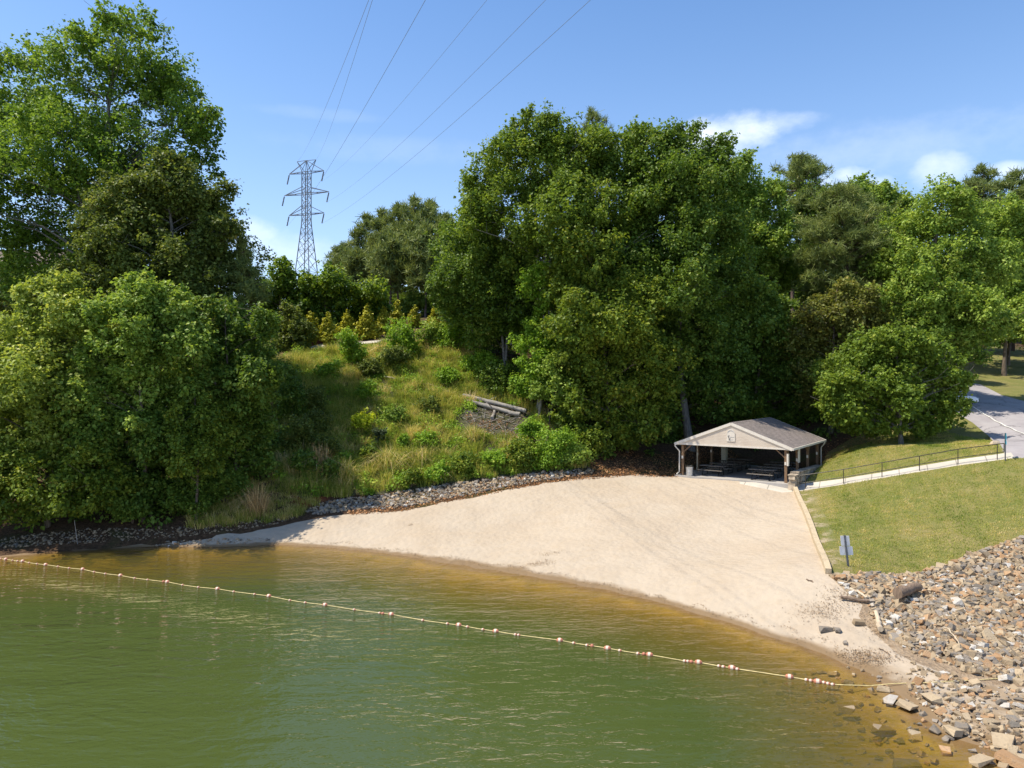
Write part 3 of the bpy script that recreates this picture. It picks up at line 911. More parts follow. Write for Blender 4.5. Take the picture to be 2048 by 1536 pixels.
# ------------------------------------------------------------------ signs
p = hit(1697, 1133)
sgn = tag(empty('notice_sign', tuple(p)), 'leaning grey steel post with two blank sign backs on the lawn corner', 'sign')
hh = 62 / F * p[1]
lean = -7 / F * p[1]
mb = MB(); mb.bar((0, 0, -.1), (lean, .05, hh), .085, .06, up=(0, 1, 0)); mb.build('post', M['signpost'], sgn)
for nm, z0, z1, x0, x1 in (('upper_panel', hh * .66, hh * .985, -.10, .31), ('lower_panel', hh * .36, hh * .645, -.21, .40)):
    mb = MB(); k = (z0 + z1) / 2 / hh
    cxp = lean * k
    s_ = lean / hh
    w_ = (x1 - x0) / 2
    pts_ = []
    for (a, b) in ((-w_ * .94, z0), (w_ * .94, z0), (w_, z0 + .03), (w_, z1 - .03), (w_ * .94, z1), (-w_ * .94, z1), (-w_, z1 - .03), (-w_, z0 + .03)):
        pts_.append((s_ * b + a, b))
    mb.prism(pts_, .04, .052); mb.build(nm, M['signback'], sgn)
p = hit(2010.5, 922)
sgn = tag(empty('parking_sign', tuple(p)), 'thin post with two bright cyan sign panels at the end of the handrail', 'sign')
hh = 56 / F * p[1]
mb = MB(); mb.bar((0, 0, -.1), (0, 0, hh), .05, .05); mb.build('post', M['signpost'], sgn)
for z0, z1, w_ in ((hh - .46, hh - .02, .10), (hh - .70, hh - .49, .135)):
    mb = MB(); mat = Matrix.Rotation(R(62), 4, 'Z'); mb.box((-w_ * 2, -.035, z0), (w_ * 2, -.028, z1), mat=mat); mb.build('sign_panel', M['cyan'], sgn)

# ------------------------------------------------------------------ road line, bumper, car, hilltop edging
def ground_strip(name, px, wdt, m, dz=.012, n=24):
    a, b = hits(px)
    V = []; fs = []
    d = (b - a)[:2]; d /= np.linalg.norm(d); nn = np.array([-d[1], d[0]]) * wdt / 2
    for i in range(n + 1):
        c = a[:2] + (b - a)[:2] * i / n
        for s in (-1, 1):
            x, y = c + nn * s
            V.append((x, y, H1(x, y) + dz))
        if i: fs.append((2 * i - 2, 2 * i - 1, 2 * i + 1, 2 * i))
    mb = MB(); mb.add(V, fs); o = mb.build(name, m); tag(o, kind='structure'); return o


ground_strip('road_marking', [(1941, 811), (2062, 874)], .12, M['paint'], .05)
p = hit(1990, 889)
mb = MB(); mb.add([(-.30, -.18, 0), (.3, -.2, 0), (.28, .2, 0), (-.25, .22, 0), (-.2, -.1, .22), (.2, -.12, .25), (.16, .12, .26), (-.18, .14, .2)], [(3, 2, 1, 0), (4, 5, 6, 7), (0, 1, 5, 4), (1, 2, 6, 5), (2, 3, 7, 6), (3, 0, 4, 7)])
o = mb.build('boulder', M['pale']); o.location = p; tag(o, 'small pale boulder at the lawn corner beside the parking lot edge', 'boulder')

p = hit(1897, 812)
car = tag(empty('parked_car', (p[0], p[1], H1(p[0], p[1]) + .02), R(-10)), 'white parked car mostly hidden behind the round maple at the parking lot', 'car')
bm_ = bmesh.new()
secs = [(-2.2, .55, .62), (-2.1, .35, .92), (-1.2, .28, 1.0), (.9, .28, .98), (1.9, .30, .84), (2.2, .40, .66)]
mb = MB()
ring = []
for x, zb, zt in secs:
    wd_ = .88 if abs(x) < 2 else .74
    ring.append([(x, -wd_, zb), (x, -wd_ - .02, (zb + zt) / 2), (x, -wd_ + .06, zt), (x, wd_ - .06, zt), (x, wd_ + .02, (zb + zt) / 2), (x, wd_, zb)])
vs = [v_ for r in ring for v_ in r]
fs = [(i * 6 + k, i * 6 + (k + 1) % 6, (i + 1) * 6 + (k + 1) % 6, (i + 1) * 6 + k) for i in range(len(secs) - 1) for k in range(6)]
mb.add(vs, fs, 0, True); mb.add(ring[0], [tuple(range(6))]); mb.add(ring[-1], [tuple(range(6))[::-1]]); mb.build('car_body', M['carpaint'], car)
mb = MB()
mb.add([(-1.75, -.78, .98), (.95, -.78, .96), (.95, .78, .96), (-1.75, .78, .98), (-1.25, -.62, 1.42), (.25, -.62, 1.45), (.25, .62, 1.45), (-1.25, .62, 1.42)], [(0, 1, 5, 4), (1, 2, 6, 5), (2, 3, 7, 6), (3, 0, 4, 7)]); mb.build('windows', M['glassd'], car)
mb = MB(); mb.box((-1.27, -.63, 1.42), (.27, .63, 1.465)); mb.build('roof', M['carpaint'], car)
for x in (-1.35, 1.35):
    for s in (-1, 1):
        mat = Matrix.Translation((x, s * .80, .31)) @ Matrix.Rotation(R(90), 4, 'X')
        mb = MB(); mb.lathe([(.02, -.1), (.29, -.1), (.31, -.06), (.31, .06), (.29, .1), (.02, .1)], 18, mat=mat); wl = mb.build('wheel', M['tyre'], car)
        mb = MB(); mb.lathe([(.02, -.108), (.19, -.108), (.19, .108), (.02, .108)], 14, mat=mat); mb.build('rim', M['galv'], wl)
for s in (-1, 1):
    mb = MB(); mb.box((2.1, s * .58 - .14, .62), (2.215, s * .58 + .14, .74)); mb.build('headlight', M['lamp'], car)

a, b = hits([(622, 692), (668, 685)])
mb = MB()
n = 8
for i in range(n):
    p0 = a + (b - a) * i / n; p1 = a + (b - a) * (i + .97) / n
    mb.bar((p0[0], p0[1], H1(p0[0], p0[1]) + .15), (p1[0], p1[1], H1(p1[0], p1[1]) + .15), .25, .5 + .04 * (i % 3))
tag(mb.build('garden_edging', M['brick']), 'low brick red garden edging behind the hilltop path', 'edging')

# house glimpsed through the left trees
hp = P(70, 560, 84)
hs = tag(empty('house', (hp[0], hp[1], H1(hp[0], hp[1]))), 'brown roofed house glimpsed through the tall tree on the left', 'house')
zr = P(70, 500, 84)[2] - H1(hp[0], hp[1])
mb = MB(); mb.box((-6, -4, -.5), (6, 4, zr - 2.6)); mb.build('wall', M['housew'], hs)
mb = MB(); mb.prism([(-6.6, 0), (0, 0), (0, .01)], 0, .01)
mb = MB()
mb.add([(-6.6, -4.7, zr - 2.7), (6.6, -4.7, zr - 2.7), (6.6, 4.7, zr - 2.7), (-6.6, 4.7, zr - 2.7), (-5.6, 0, zr), (5.6, 0, zr)], [(0, 1, 5, 4), (1, 2, 5), (2, 3, 4, 5), (3, 0, 4), (3, 2, 1, 0)]); mb.build('roof', M['roofb'], hs)
for x in (-3.5, 0, 3.5):
    mb = MB(); mb.box((x - .6, -4.03, zr - 4.4), (x + .6, -3.99, zr - 3.2)); mb.build('window', M['glassd'], hs)

# ------------------------------------------------------------------ pylon and conductors
PD = 140.0
k_ = PD / F
base = P(613, 600, PD); base[2] = H1(base[0], base[1])
ax0 = 613
py_ = tag(empty('transmission_pylon', tuple(base)), 'tall grey steel lattice power pylon rising behind the rounded evergreens', 'pylon')
rot = Matrix.Rotation(R(-17), 3, 'Z')


def zpx(p): return CAMZ - (p - HY) * k_ - base[2]


def T(x, y, z): return rot @ Vector((x, y, z))


def half(z):  # half width of the body at height z
    zw = zpx(445)
    return .64 if z >= zw else .64 + (zw - z) / zw * 1.75


zt = zpx(343)
lv = [0.0]
while lv[-1] < zt - .4:
    lv.append(min(zt, lv[-1] + max(1.35, half(lv[-1]) * 1.55)))
for sx_ in (-1, 1):
    for sy_ in (-1, 1):
        mb = MB()
        for i in range(len(lv) - 1):
            h0, h1 = half(lv[i]), half(lv[i + 1])
            mb.bar(T(sx_ * h0, sy_ * h0, lv[i] - (.6 if i == 0 else 0)), T(sx_ * h1, sy_ * h1, lv[i + 1]), .15, .15)
        mb.build('leg', M['steel'], py_)
mb = MB()
for i in range(len(lv) - 1):
    h0, h1 = half(lv[i]), half(lv[i + 1])
    for f in range(4):
        c0 = [(-1, -1), (1, -1), (1, 1), (-1, 1)]
        a, b = c0[f], c0[(f + 1) % 4]
        mb.bar(T(a[0] * h0, a[1] * h0, lv[i]), T(b[0] * h1, b[1] * h1, lv[i + 1]), .06)
        mb.bar(T(b[0] * h0, b[1] * h0, lv[i]), T(a[0] * h1, a[1] * h1, lv[i + 1]), .06)
        if i % 2 == 0: mb.bar(T(a[0] * h1, a[1] * h1, lv[i + 1]), T(b[0] * h1, b[1] * h1, lv[i + 1]), .055)
mb.build('lattice_bracing', M['steel'], py_)
ARM = [(zpx(345), 38 * k_ * 1.04, zpx(321)), (zpx(387.5), 49 * k_ * 1.04, zpx(375)), (zpx(428.5), 38.5 * k_ * 1.04, zpx(412))]
tips = {}
for i, (z, L, zu) in enumerate(ARM):
    mb = MB()
    for s in (-1, 1):
        tip = T(s * L, 0, z)
        tips[(i, s)] = tip
        hb = .64
        for sy_ in (-1, 1):
            mb.bar(T(s * hb, sy_ * hb, z), tip, .12)
            if i: mb.bar(T(s * hb, sy_ * hb, zu), tip, .10)
            for q_ in (.33, .66):
                mb.bar(T(s * hb, sy_ * hb, z).lerp(tip, q_), T(s * hb, -sy_ * hb, z).lerp(tip, q_ + .15), .05)
        if i == 0: mb.bar(T(0, 0, zu), tip, .13)
    for sy_ in (-1, 1): mb.bar(T(-.64, sy_ * .64, z), T(.64, sy_ * .64, z), .1)
    mb.build('crossarm', M['steel'], py_)
mb = MB()
pk = {}
for s in (-1, 1):
    tp_ = T(s * 21.5 * k_, 0, zpx(321.5)); pk[s] = tp_
    for sy_ in (-1, 1):
        mb.bar(T(s * .64, sy_ * .64, zt), tp_, .10)
        mb.bar(T(s * .64, sy_ * .64, zt), T(0, 0, zpx(321)), .10)
    mb.bar(tp_, T(0, 0, zpx(321)), .09)
mb.build('earthwire_peak', M['steel'], py_)
ends = {}
for (i, s), tip in tips.items():
    e_ = tip + Vector((-.38, -.2, -2.1))
    ends[(i, s)] = Vector(base) + e_
    mb = MB()
    mb.bar(tip, tip.lerp(e_, .1), .06)
    ins = 9
    for k in range(ins):
        f0 = .1 + .9 * k / ins
        mb.tube([tip.lerp(e_, f0), tip.lerp(e_, f0 + .04), tip.lerp(e_, f0 + .06), tip.lerp(e_, f0 + .1)], [.05, .17, .16, .05], 6)
    mb.build('insulator', M['insul'], py_)
WIRES = [(pk[-1] + Vector(base), 739, 34, 'faint thin earth wire, the leftmost line crossing the sky', .012), (pk[1] + Vector(base), 746, 36, 'faint thin earth wire just right of the leftmost line', .012), (ends[(2, -1)], 853, 33, 'dark power line reaching the picture top above the pylon, third line from the left', .012),
         (ends[(0, 1)], 977, 36, 'faint power line in the middle of the lines, fourth from the left', .009), (ends[(1, 1)], 1095, 36, 'power line second from the right among the lines crossing the sky', .011), (ends[(2, 1)], 1185, 35, 'rightmost and lowest power line crossing the sky above the big trees', .0125)]
for A, px, D, lb, rr in WIRES:
    B = Vector(P(px, -4, D))
    mb = MB(); pts_ = []
    for k in range(-4, 33):
        u_ = 1 - k / 28.0   # 1 at pylon ... beyond the frame at negative
        q_ = A.lerp(B, 1 - u_)
        q_.z -= 2.2 * 4 * max(0, u_) * max(0, 1 - u_) * .5
        pts_.append(q_)
    pts_ = pts_[4:]
    mb.tube(pts_, rr, 5)
    o = mb.build('power_line', M['wire'])
    tag(o, lb, 'power line', 'power lines running from the pylon')

# ------------------------------------------------------------------ swim rope and floats
BIG = [(11.7, 1118.6), (45.4, 1122.5), (91.5, 1129.5), (165.5, 1138.6), (241, 1151), (334.5, 1163.7), (435, 1177.7), (537.8, 1192), (650, 1209.8), (782.5, 1228.6), (917.5, 1250), (991.5, 1262.5), (1119.7, 1280.5), (1215, 1296.3), (1299, 1309.4), (1397, 1324.6), (1464, 1335.5), (1579, 1353.5), (1635.5, 1363)]
SML = [(2, 1117.5), (25.6, 1120.8), (35.4, 1122.2), (58.6, 1125.5), (74.5, 1127.8), (116, 1133), (138.6, 1136.2), (188.5, 1143.8), (211, 1147.4), (269.5, 1156.4), (295.4, 1159.4), (365.2, 1170), (396.7, 1174.5), (467.5, 1183.3), (509.3, 1188.4), (580, 1200.6), (610.6, 1205.2), (708.7, 1219.4), (759.3, 1226), (845.5, 1240.6), (894.8, 1247.4), (935, 1253.5), (966, 1259), (1031, 1269.2), (1037.5, 1270), (1147.5, 1286), (1174, 1290.4), (1239.8, 1301), (1276, 1307), (1369.5, 1322), (1376, 1322.6), (1438, 1332), (1447, 1333.4), (1475, 1338), (1613, 1359.6), (1622, 1361), (1648, 1365), (1656.5, 1367), (1665.5, 1368.8)]
REDS = [(326.7, 1163.2), (765.6, 1227), (1184, 1291.6), (1287.7, 1308), (1382.5, 1323.4)]


def wpt(px, py, z=.03):
    D = (CAMZ - z) * F / (py - HY); return Vector(((px - CX) / F * D, D, z))


allf = sorted([(x, y, 'b') for x, y in BIG] + [(x, y, 's') for x, y in SML] + [(x, y, 'r') for x, y in REDS])
rpts = [wpt(-90, 1104.5)] + [wpt(x, y) for x, y, _ in allf]
land = [(1690, 1370), (1740, 1371.5), (1790, 1371), (1850, 1369.5), (1905, 1366), (1960, 1363), (2010, 1359.5), (2060, 1355), (2120, 1349)]
for a in land:
    h_ = hit(*a)
    if h_[2] < .02: rpts.append(wpt(*a)); continue
    rpts.append(Vector((h_[0], h_[1], max(.02, h_[2] + .06))))
mb = MB(); mb.tube(rpts, .017, 5)
tag(mb.build('swim_rope', M['rope']), 'yellow rope of the swim line crossing the water to the stony bank', 'rope')
cb = cs = cr = 0
protoF = {}
for i, (x, y, k) in enumerate(allf):
    p = wpt(x, y, .03)
    q_ = rpts[min(i + 2, len(rpts) - 1)] - rpts[i]
    rz = math.atan2(q_.y, q_.x)
    if k == 'b': cb += 1
    elif k == 's': cs += 1
    else: cr += 1
    if k not in protoF:
        f = empty('swim_float', p, rz); f.scale = (.86,) * 3; mat = Matrix.Rotation(R(90), 4, 'Y')
        if k == 'b':
            pr = [(.02, -.155), (.045, -.15), (.085, -.11), (.104, -.055)]
            mb = MB(); mb.lathe(pr, 14, mat=mat); mb.build('red_end', M['red'], f)
            mb = MB(); mb.lathe([(.104, -.055), (.108, 0), (.104, .055)], 14, mat=mat); mb.build('white_band', M['buoyw'], f)
            mb = MB(); mb.lathe([(r, -z) for r, z in pr[::-1]], 14, mat=mat); mb.build('red_end', M['red'], f)
        elif k == 's':
            mb = MB(); mb.lathe([(.015, -.08), (.042, -.068), (.062, -.02), (.06, .0125)], 12, mat=mat); mb.build('pale_body', M['buoyw'], f)
            mb = MB(); mb.lathe([(.06, .015), (.055, .045), (.035, .072), (.015, .08)], 12, mat=mat); mb.build('red_end', M['red'], f)
        else:
            mb = MB(); mb.lathe([(.015, -.095), (.05, -.06), (.075, -.03), (.075, .03), (.05, .06), (.015, .095)], 12, mat=mat); mb.build('float_body', M['red'], f)
        protoF[k] = f
    else:
        f = protoF[k].copy(); COL.objects.link(f); f.location = p; f.rotation_euler = (random.Random(i).uniform(-2, 2), 0, rz)
        for ch in protoF[k].children:
            c = ch.copy(); COL.objects.link(c); c.parent = f
    nn = {'b': ('large red and white barrel float', cb), 's': ('small pale round float with a red end', cs), 'r': ('plain dull red float', cr)}[k]
    od = ['first', 'second', 'third', 'fourth', 'fifth', 'sixth', 'seventh', 'eighth', 'ninth', 'tenth', 'eleventh', 'twelfth', 'thirteenth', 'fourteenth', 'fifteenth', 'sixteenth', 'seventeenth', 'eighteenth', 'nineteenth', 'twentieth']
    tens = ['twenty', 'thirty']
    def ordw(n): return od[n - 1] if n <= 20 else (['twenty-', 'thirty-'][n // 10 - 2] + od[n % 10 - 1] if n % 10 else 'thirtieth')
    nxt = ''
    tag(f, '%s, %s of these from left along swim rope' % (nn[0], ordw(nn[1])), 'float', 'floats strung on the swim rope')
# ------------------------------------------------------------------ foliage
def m_leaf(name, stops, trans=.40, rough=.5, spec=.22, hue=0.0):
    m, nt = mat_new(name)
    t = nd(nt, 'Attribute', dict(attribute_name='tint')).outputs['Fac']
    c = ramp(nt, t, stops)
    b = nd(nt, 'BsdfPrincipled', Base_Color=c, Roughness=rough)
    b.inputs['Specular IOR Level'].default_value = spec
    tl = nd(nt, 'BsdfTranslucent', Color=mixc(nt, .5, c, mixc(nt, 1.0, c, (1.45, 1.35, .5), 'MULTIPLY')))
    out(nt, nd(nt, 'MixShader', i0=trans, i1=b.outputs[0], i2=tl.outputs[0]).outputs[0])
    return m


def m_bark(name, c1, c2):
    m, nt = mat_new(name)
    v = objpos(nt)
    mp = nd(nt, 'Mapping', Vector=v); mp.inputs['Scale'].default_value = (9, 9, 1.6)
    a = noise(nt, mp.outputs[0], 1.3, 5, .7)
    c = mixc(nt, smooth01(nt, a, .35, .68), c1, c2)
    b = nd(nt, 'BsdfPrincipled', Base_Color=c, Roughness=.95)
    nt.links.new(bump(nt, a, .9, .05), b.inputs['Normal'])
    out(nt, b.outputs[0]); return m


G = 1.78
def g3(*cs): return [(p, (c[0] * G * 1.14, c[1] * G * 1.04, c[2] * G * .85)) for p, c in cs]
LM = dict(
    sycamore=m_leaf('sycamore_leaves', g3((0, (.035, .072, .012)), (.5, (.085, .15, .022)), (.85, (.15, .22, .035)), (1, (.20, .26, .05)))),
    maple=m_leaf('deep_maple_leaves', g3((0, (.028, .058, .010)), (.5, (.072, .125, .018)), (.85, (.125, .18, .032)), (1, (.19, .23, .06))), spec=.3),
    tulip=m_leaf('tulip_tree_leaves', g3((0, (.04, .075, .012)), (.5, (.095, .15, .022)), (.85, (.15, .20, .032)), (1, (.20, .23, .05)))),
    gum=m_leaf('sweetgum_leaves', g3((0, (.035, .07, .012)), (.5, (.09, .135, .018)), (.85, (.145, .18, .026)), (1, (.21, .20, .035)))),
    olive=m_leaf('olive_oak_leaves', g3((0, (.035, .05, .012)), (.5, (.075, .11, .025)), (.85, (.13, .155, .04)), (1, (.20, .20, .068)))),
    brown=m_leaf('bronze_oak_leaves', g3((0, (.045, .045, .018)), (.5, (.10, .125, .028)), (.85, (.15, .155, .042)), (1, (.22, .19, .065)))),
    bright=m_leaf('bright_green_leaves', g3((0, (.05, .105, .012)), (.5, (.115, .205, .022)), (.85, (.18, .27, .035)), (1, (.25, .31, .06)))),
    pale=m_leaf('pale_yellow_green_leaves', g3((0, (.065, .10, .018)), (.5, (.165, .22, .042)), (.85, (.26, .30, .075)), (1, (.37, .39, .15)))),
    light=m_leaf('light_green_leaves', g3((0, (.045, .09, .016)), (.5, (.13, .20, .036)), (.85, (.21, .275, .065)), (1, (.32, .36, .13)))),
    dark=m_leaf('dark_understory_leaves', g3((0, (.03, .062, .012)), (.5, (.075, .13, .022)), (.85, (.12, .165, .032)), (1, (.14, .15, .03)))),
    holly=m_leaf('holly_leaves', g3((0, (.028, .06, .009)), (.5, (.078, .135, .016)), (.8, (.16, .22, .024)), (1, (.27, .32, .04))), spec=.3),
    gold=m_leaf('golden_cypress_sprays', [(0, (.19, .20, .018)), (.5, (.48, .46, .04)), (.85, (.64, .60, .06)), (1, (.70, .67, .10))], trans=.2),
    cedar=m_leaf('cedar_sprays', g3((0, (.016, .03, .016)), (.5, (.035, .055, .03)), (1, (.085, .11, .055)))),
    pine=m_leaf('pine_needles', g3((0, (.035, .055, .018)), (.5, (.095, .13, .042)), (.85, (.15, .18, .062)), (1, (.20, .21, .08))), trans=.3),
    grass=m_leaf('tall_grass_blades', g3((0, (.07, .115, .02)), (.33, (.17, .21, .045)), (.55, (.28, .265, .095)), (.78, (.35, .31, .17)), (1, (.42, .35, .25))), trans=.45),
    straw=m_leaf('dead_straw', g3((0, (.13, .095, .05)), (.6, (.27, .20, .11)), (1, (.38, .29, .17))), trans=.2),
    wrack=m_leaf('bark_and_leaf_bits', g3((0, (.05, .036, .024)), (.5, (.13, .092, .06)), (1, (.24, .18, .125))), trans=.05),
    lime=m_leaf('lime_leaves', g3((0, (.10, .15, .012)), (.5, (.24, .30, .02)), (.85, (.34, .38, .04)), (1, (.42, .44, .08)))),
    litter=m_leaf('fallen_leaves', g3((0, (.07, .04, .02)), (.5, (.19, .10, .05)), (1, (.34, .20, .11))), trans=.1),
)
BK = dict(grey=m_bark('grey_bark', (.10, .085, .07), (.24, .215, .185)), pine=m_bark('pine_bark', (.07, .045, .035), (.17, .12, .095)), pale=m_bark('pale_bark', (.20, .18, .15), (.42, .38, .33)), brown=m_bark('brown_bark', (.08, .06, .042), (.19, .145, .105)))


def unit(a): return a / (np.linalg.norm(a, axis=1)[:, None] + 1e-9)


def leaf_cloud(rs, C, RR, n, L, W, upw=.8, outw=.75, rndw=.55, shell=.3, ctint=None, zb=.25, spread=.30, axis=None):
    """leaf quads spread through the shells of sub-clumps C (m,3) with radii RR (m,3)"""
    m = len(C)
    idx = np.repeat(np.arange(m), n)
    k = len(idx)
    d = rs.randn(k, 3); d[:, 2] += zb; d = unit(d)
    rad = shell + (1.06 - shell) * rs.rand(k) ** .6
    stray = rs.rand(k) < .16
    rad[stray] *= rs.uniform(1.05, 1.6, stray.sum())
    pos = C[idx] + RR[idx] * d * rad[:, None]
    if axis is not None: pos = pos + axis[idx] * (rs.randn(k) * RR[idx, 0] * .42)[:, None]
    nr = unit(d * outw + np.array([0, 0, upw]) + rs.randn(k, 3) * rndw)
    t = d + rs.randn(k, 3) * .6; t[:, 2] -= .5
    t = unit(t - nr * (t * nr).sum(1)[:, None])
    b = np.cross(nr, t)
    s = rs.uniform(.5, 1.45, k)[:, None]
    l = t * (L * s / 2); w_ = b * (W * s / 2); u_ = nr * (W * s * .18)
    V = np.empty((k, 4, 3))
    V[:, 0] = pos - l; V[:, 1] = pos + w_ + u_ - l * .1; V[:, 2] = pos + l; V[:, 3] = pos - w_ + u_ - l * .1
    base = ctint[idx] if ctint is not None else .45
    tint = np.clip(base + rs.randn(k) * spread * .6, 0, 1)
    return V.reshape(-1, 3), tint


def quads(nv): return np.arange(nv, dtype=np.int32).reshape(-1, 4)


def sub_clumps(rs, C, Rr, s_frac, smin, smax, dens, flat=.85):
    """from lobes to leafy sub-clumps"""
    oc, orr, ot, oa = [], [], [], []
    lob_t = rs.uniform(.30, .52, len(C))
    for c, r, lt in zip(C, Rr, lob_t):
        s = float(np.clip(r * s_frac, smin, smax))
        m = max(4, int(4.4 * (r / s) ** 2 * dens))
        d = rs.randn(m, 3); d[:, 2] += .12; d = unit(d)
        kb = unit(rs.randn(7, 3) + np.array([0, 0, .25]))
        bump_ = .60 + .62 * np.max(np.clip(d @ kb.T, 0, 1) ** 5, axis=1)
        rad = r * (.40 + .62 * rs.rand(m) ** .5) * bump_
        tipk = rs.rand(m) < .13
        rad[tipk] = r * bump_[tipk] * rs.uniform(1.0, 1.28, tipk.sum())
        p = c + d * rad[:, None] * np.array([1, 1, flat])
        p[tipk, 2] += .12 * r
        sz = s * rs.uniform(.55, 1.3, m) * np.where(tipk, .6, 1.0)
        oc.append(p); orr.append(np.stack([sz * rs.uniform(.6, 1.45, m), sz * rs.uniform(.6, 1.45, m), sz * rs.uniform(.35, .85, m)], 1)); ot.append(lt + rs.randn(m) * .10); oa.append(unit(d * .75 + np.array([0, 0, .95]) + rs.randn(m, 3) * .35))
    return np.concatenate(oc), np.concatenate(orr), np.concatenate(ot), np.concatenate(oa)


LEAFCOUNT = [0]


def crown_mesh(name, rs, C, Rr, mat, L, cov, parent, dens=1.0, s_frac=.34, smin=.5, smax=1.15, flat=.88, W=None, upw=.8, holes=0.0, rndw=.55):
    C = np.array(C); Rr = np.array(Rr)
    c, r, t, ax = sub_clumps(rs, C, Rr, s_frac * .8, smin * .8, smax * .75, dens * .85, flat)
    if holes:
        k = rs.rand(len(c)) > holes; c, r, t, ax = c[k], r[k], t[k], ax[k]
    W = W or L * .8
    n = np.maximum(12, (4 * np.pi * r[:, 0] * r[:, 2] * cov * rs.uniform(.55, 1.35, len(c)) / (L * W * .5)).astype(int))
    V, tint = leaf_cloud(rs, c, r, n, L, W, upw=upw, ctint=t, rndw=rndw, axis=ax)
    LEAFCOUNT[0] += len(tint)
    return mesh_np(name, V, [quads(len(V))], mat, parent, fattr=dict(tint=tint)), c


def trunk_mesh(rs, parent, base_r, top, lobes, bark, fork=.35, wob=.03, extra=()):
    """trunk from the origin to top (relative), limbs to lobe centres (relative)"""
    mb = MB()
    top = Vector(top); Hh = top.length
    pts_, rad = [], []
    n = 9
    ph = rs.rand(2) * 6
    for i in range(n + 1):
        f = i / n
        w_ = wob * Hh * math.sin(f * 3.1)
        pts_.append(Vector((top.x * f + w_ * math.cos(ph[0] + 3 * f), top.y * f + w_ * math.sin(ph[1] + 3 * f), top.z * f - (.4 if i == 0 else 0))))
        rad.append(base_r * ((1.35 if i == 0 else 1.0) - .8 * f))
    mb.tube(pts_, rad, 8)
    for c in lobes:
        c = Vector(c)
        zt_ = max(.12 * Hh, min(c.z - .45 * (Vector((c.x, c.y, 0)) - Vector((top.x, top.y, 0)) * (c.z / Hh)).length, .96 * top.z))
        f = min(.97, max(.08, zt_ / top.z))
        i = int(f * n); i = min(i, n - 1)
        a = pts_[i].lerp(pts_[i + 1], f * n - i)
        r0 = base_r * (1 - .8 * f) * .36
        mid = a.lerp(c, .5) + Vector((rs.randn() * .04, rs.randn() * .04, .08)) * (c - a).length
        mb.tube([a, mid, c], [r0, r0 * .6, max(.015, r0 * .2)], 6)
        for _ in range(3):
            q_ = mid.lerp(c, rs.rand()); e_ = q_ + Vector((rs.randn(), rs.randn(), .5 + rs.rand())) * .16 * (c - a).length
            mb.tube([q_, e_], [r0 * .32, .012], 4)
    for (p0, p1, r0, r1) in extra: mb.tube([p0, Vector(p0).lerp(Vector(p1), .5) + Vector((rs.randn() * .15, rs.randn() * .15, 0)), p1], [r0, (r0 + r1) / 2, r1], 7)
    return mb.build('trunk', bark, parent)


def lobe_tree(name, label, cat, D, base_px, lobes, leaf, L=.30, cov=.62, bark='brown', trunk_r=.22, dens=1.0, seed=1, back=.5, depth=.75, group=None, top=None, holes=0.0, s_frac=.34, smax=1.15, smin=.5, upw=.8, trunk=True, flat=.88, base_D=None, extra=(), W=None, rndw=.55):
    rs = np.random.RandomState(seed)
    bD = base_D or D
    x = (base_px - CX) / F * bD
    b = np.array([x, bD, H1(x, bD)])
    C, Rr = [], []
    for l in lobes:
        px, py, rp = l[:3]
        dd = l[3] if len(l) > 3 else rs.uniform(-depth, depth) * rp / F * D
        c = P(px, py, D + dd); r = rp / F * (D + dd)
        C.append(c - b); Rr.append(r)
        for _ in range(3 if rp > 30 else (2 if rp > 20 else 0)):
            d = rs.randn(3); d[2] += .35; d[1] -= .2; d /= np.linalg.norm(d)
            C.append(c - b + d * r * rs.uniform(.70, 1.0)); Rr.append(r * rs.uniform(.26, .46))
        if rs.rand() < back:
            C.append(c - b + np.array([rs.uniform(-.5, .5) * r, r * rs.uniform(.9, 1.6), rs.uniform(-.35, .1) * r])); Rr.append(r * rs.uniform(.8, 1.0))
    t = tag(empty(name, tuple(b)), label, cat, group)
    crown_mesh('crown', rs, C, Rr, LM[leaf], L, cov, t, dens, s_frac, smin, smax, flat, W=W, upw=upw, holes=holes, rndw=rndw)
    if trunk:
        if top is None:
            i = int(np.argmax([c[2] for c in C])); tp_ = np.mean([C[i], np.mean(C, 0)], 0); tp_[2] = C[i][2]
        else: tp_ = P(top[0], top[1], D) - b
        trunk_mesh(rs, t, trunk_r, tp_, [c for c, r in zip(C, Rr) if r > 14 / F * D], BK[bark], extra=[(Vector(P(a[0], a[1], D) - b), Vector(P(a[2], a[3], D) - b), a[4], a[5]) for a in extra])
    return t


def needle_cloud(rs, C, size, nb, w_, ctint):
    """tufts of radiating needle blades (thin triangles paired to quads)"""
    m = len(C); k = m * nb
    idx = np.repeat(np.arange(m), nb)
    d = rs.randn(k, 3); d[:, 2] += .55; d = unit(d)
    s = size[idx] * rs.uniform(.7, 1.2, k)
    side = unit(np.cross(d, rs.randn(k, 3)))
    p = C[idx] + rs.randn(k, 3) * (size[idx] * .16)[:, None]
    V = np.empty((k, 4, 3))
    V[:, 0] = p - side * w_ * .5; V[:, 1] = p + side * w_ * .5
    V[:, 2] = p + d * s[:, None] + side * w_ * .22; V[:, 3] = p + d * s[:, None] - side * w_ * .22
    return V.reshape(-1, 3), np.clip(ctint[idx] + rs.randn(k) * .14, 0, 1)


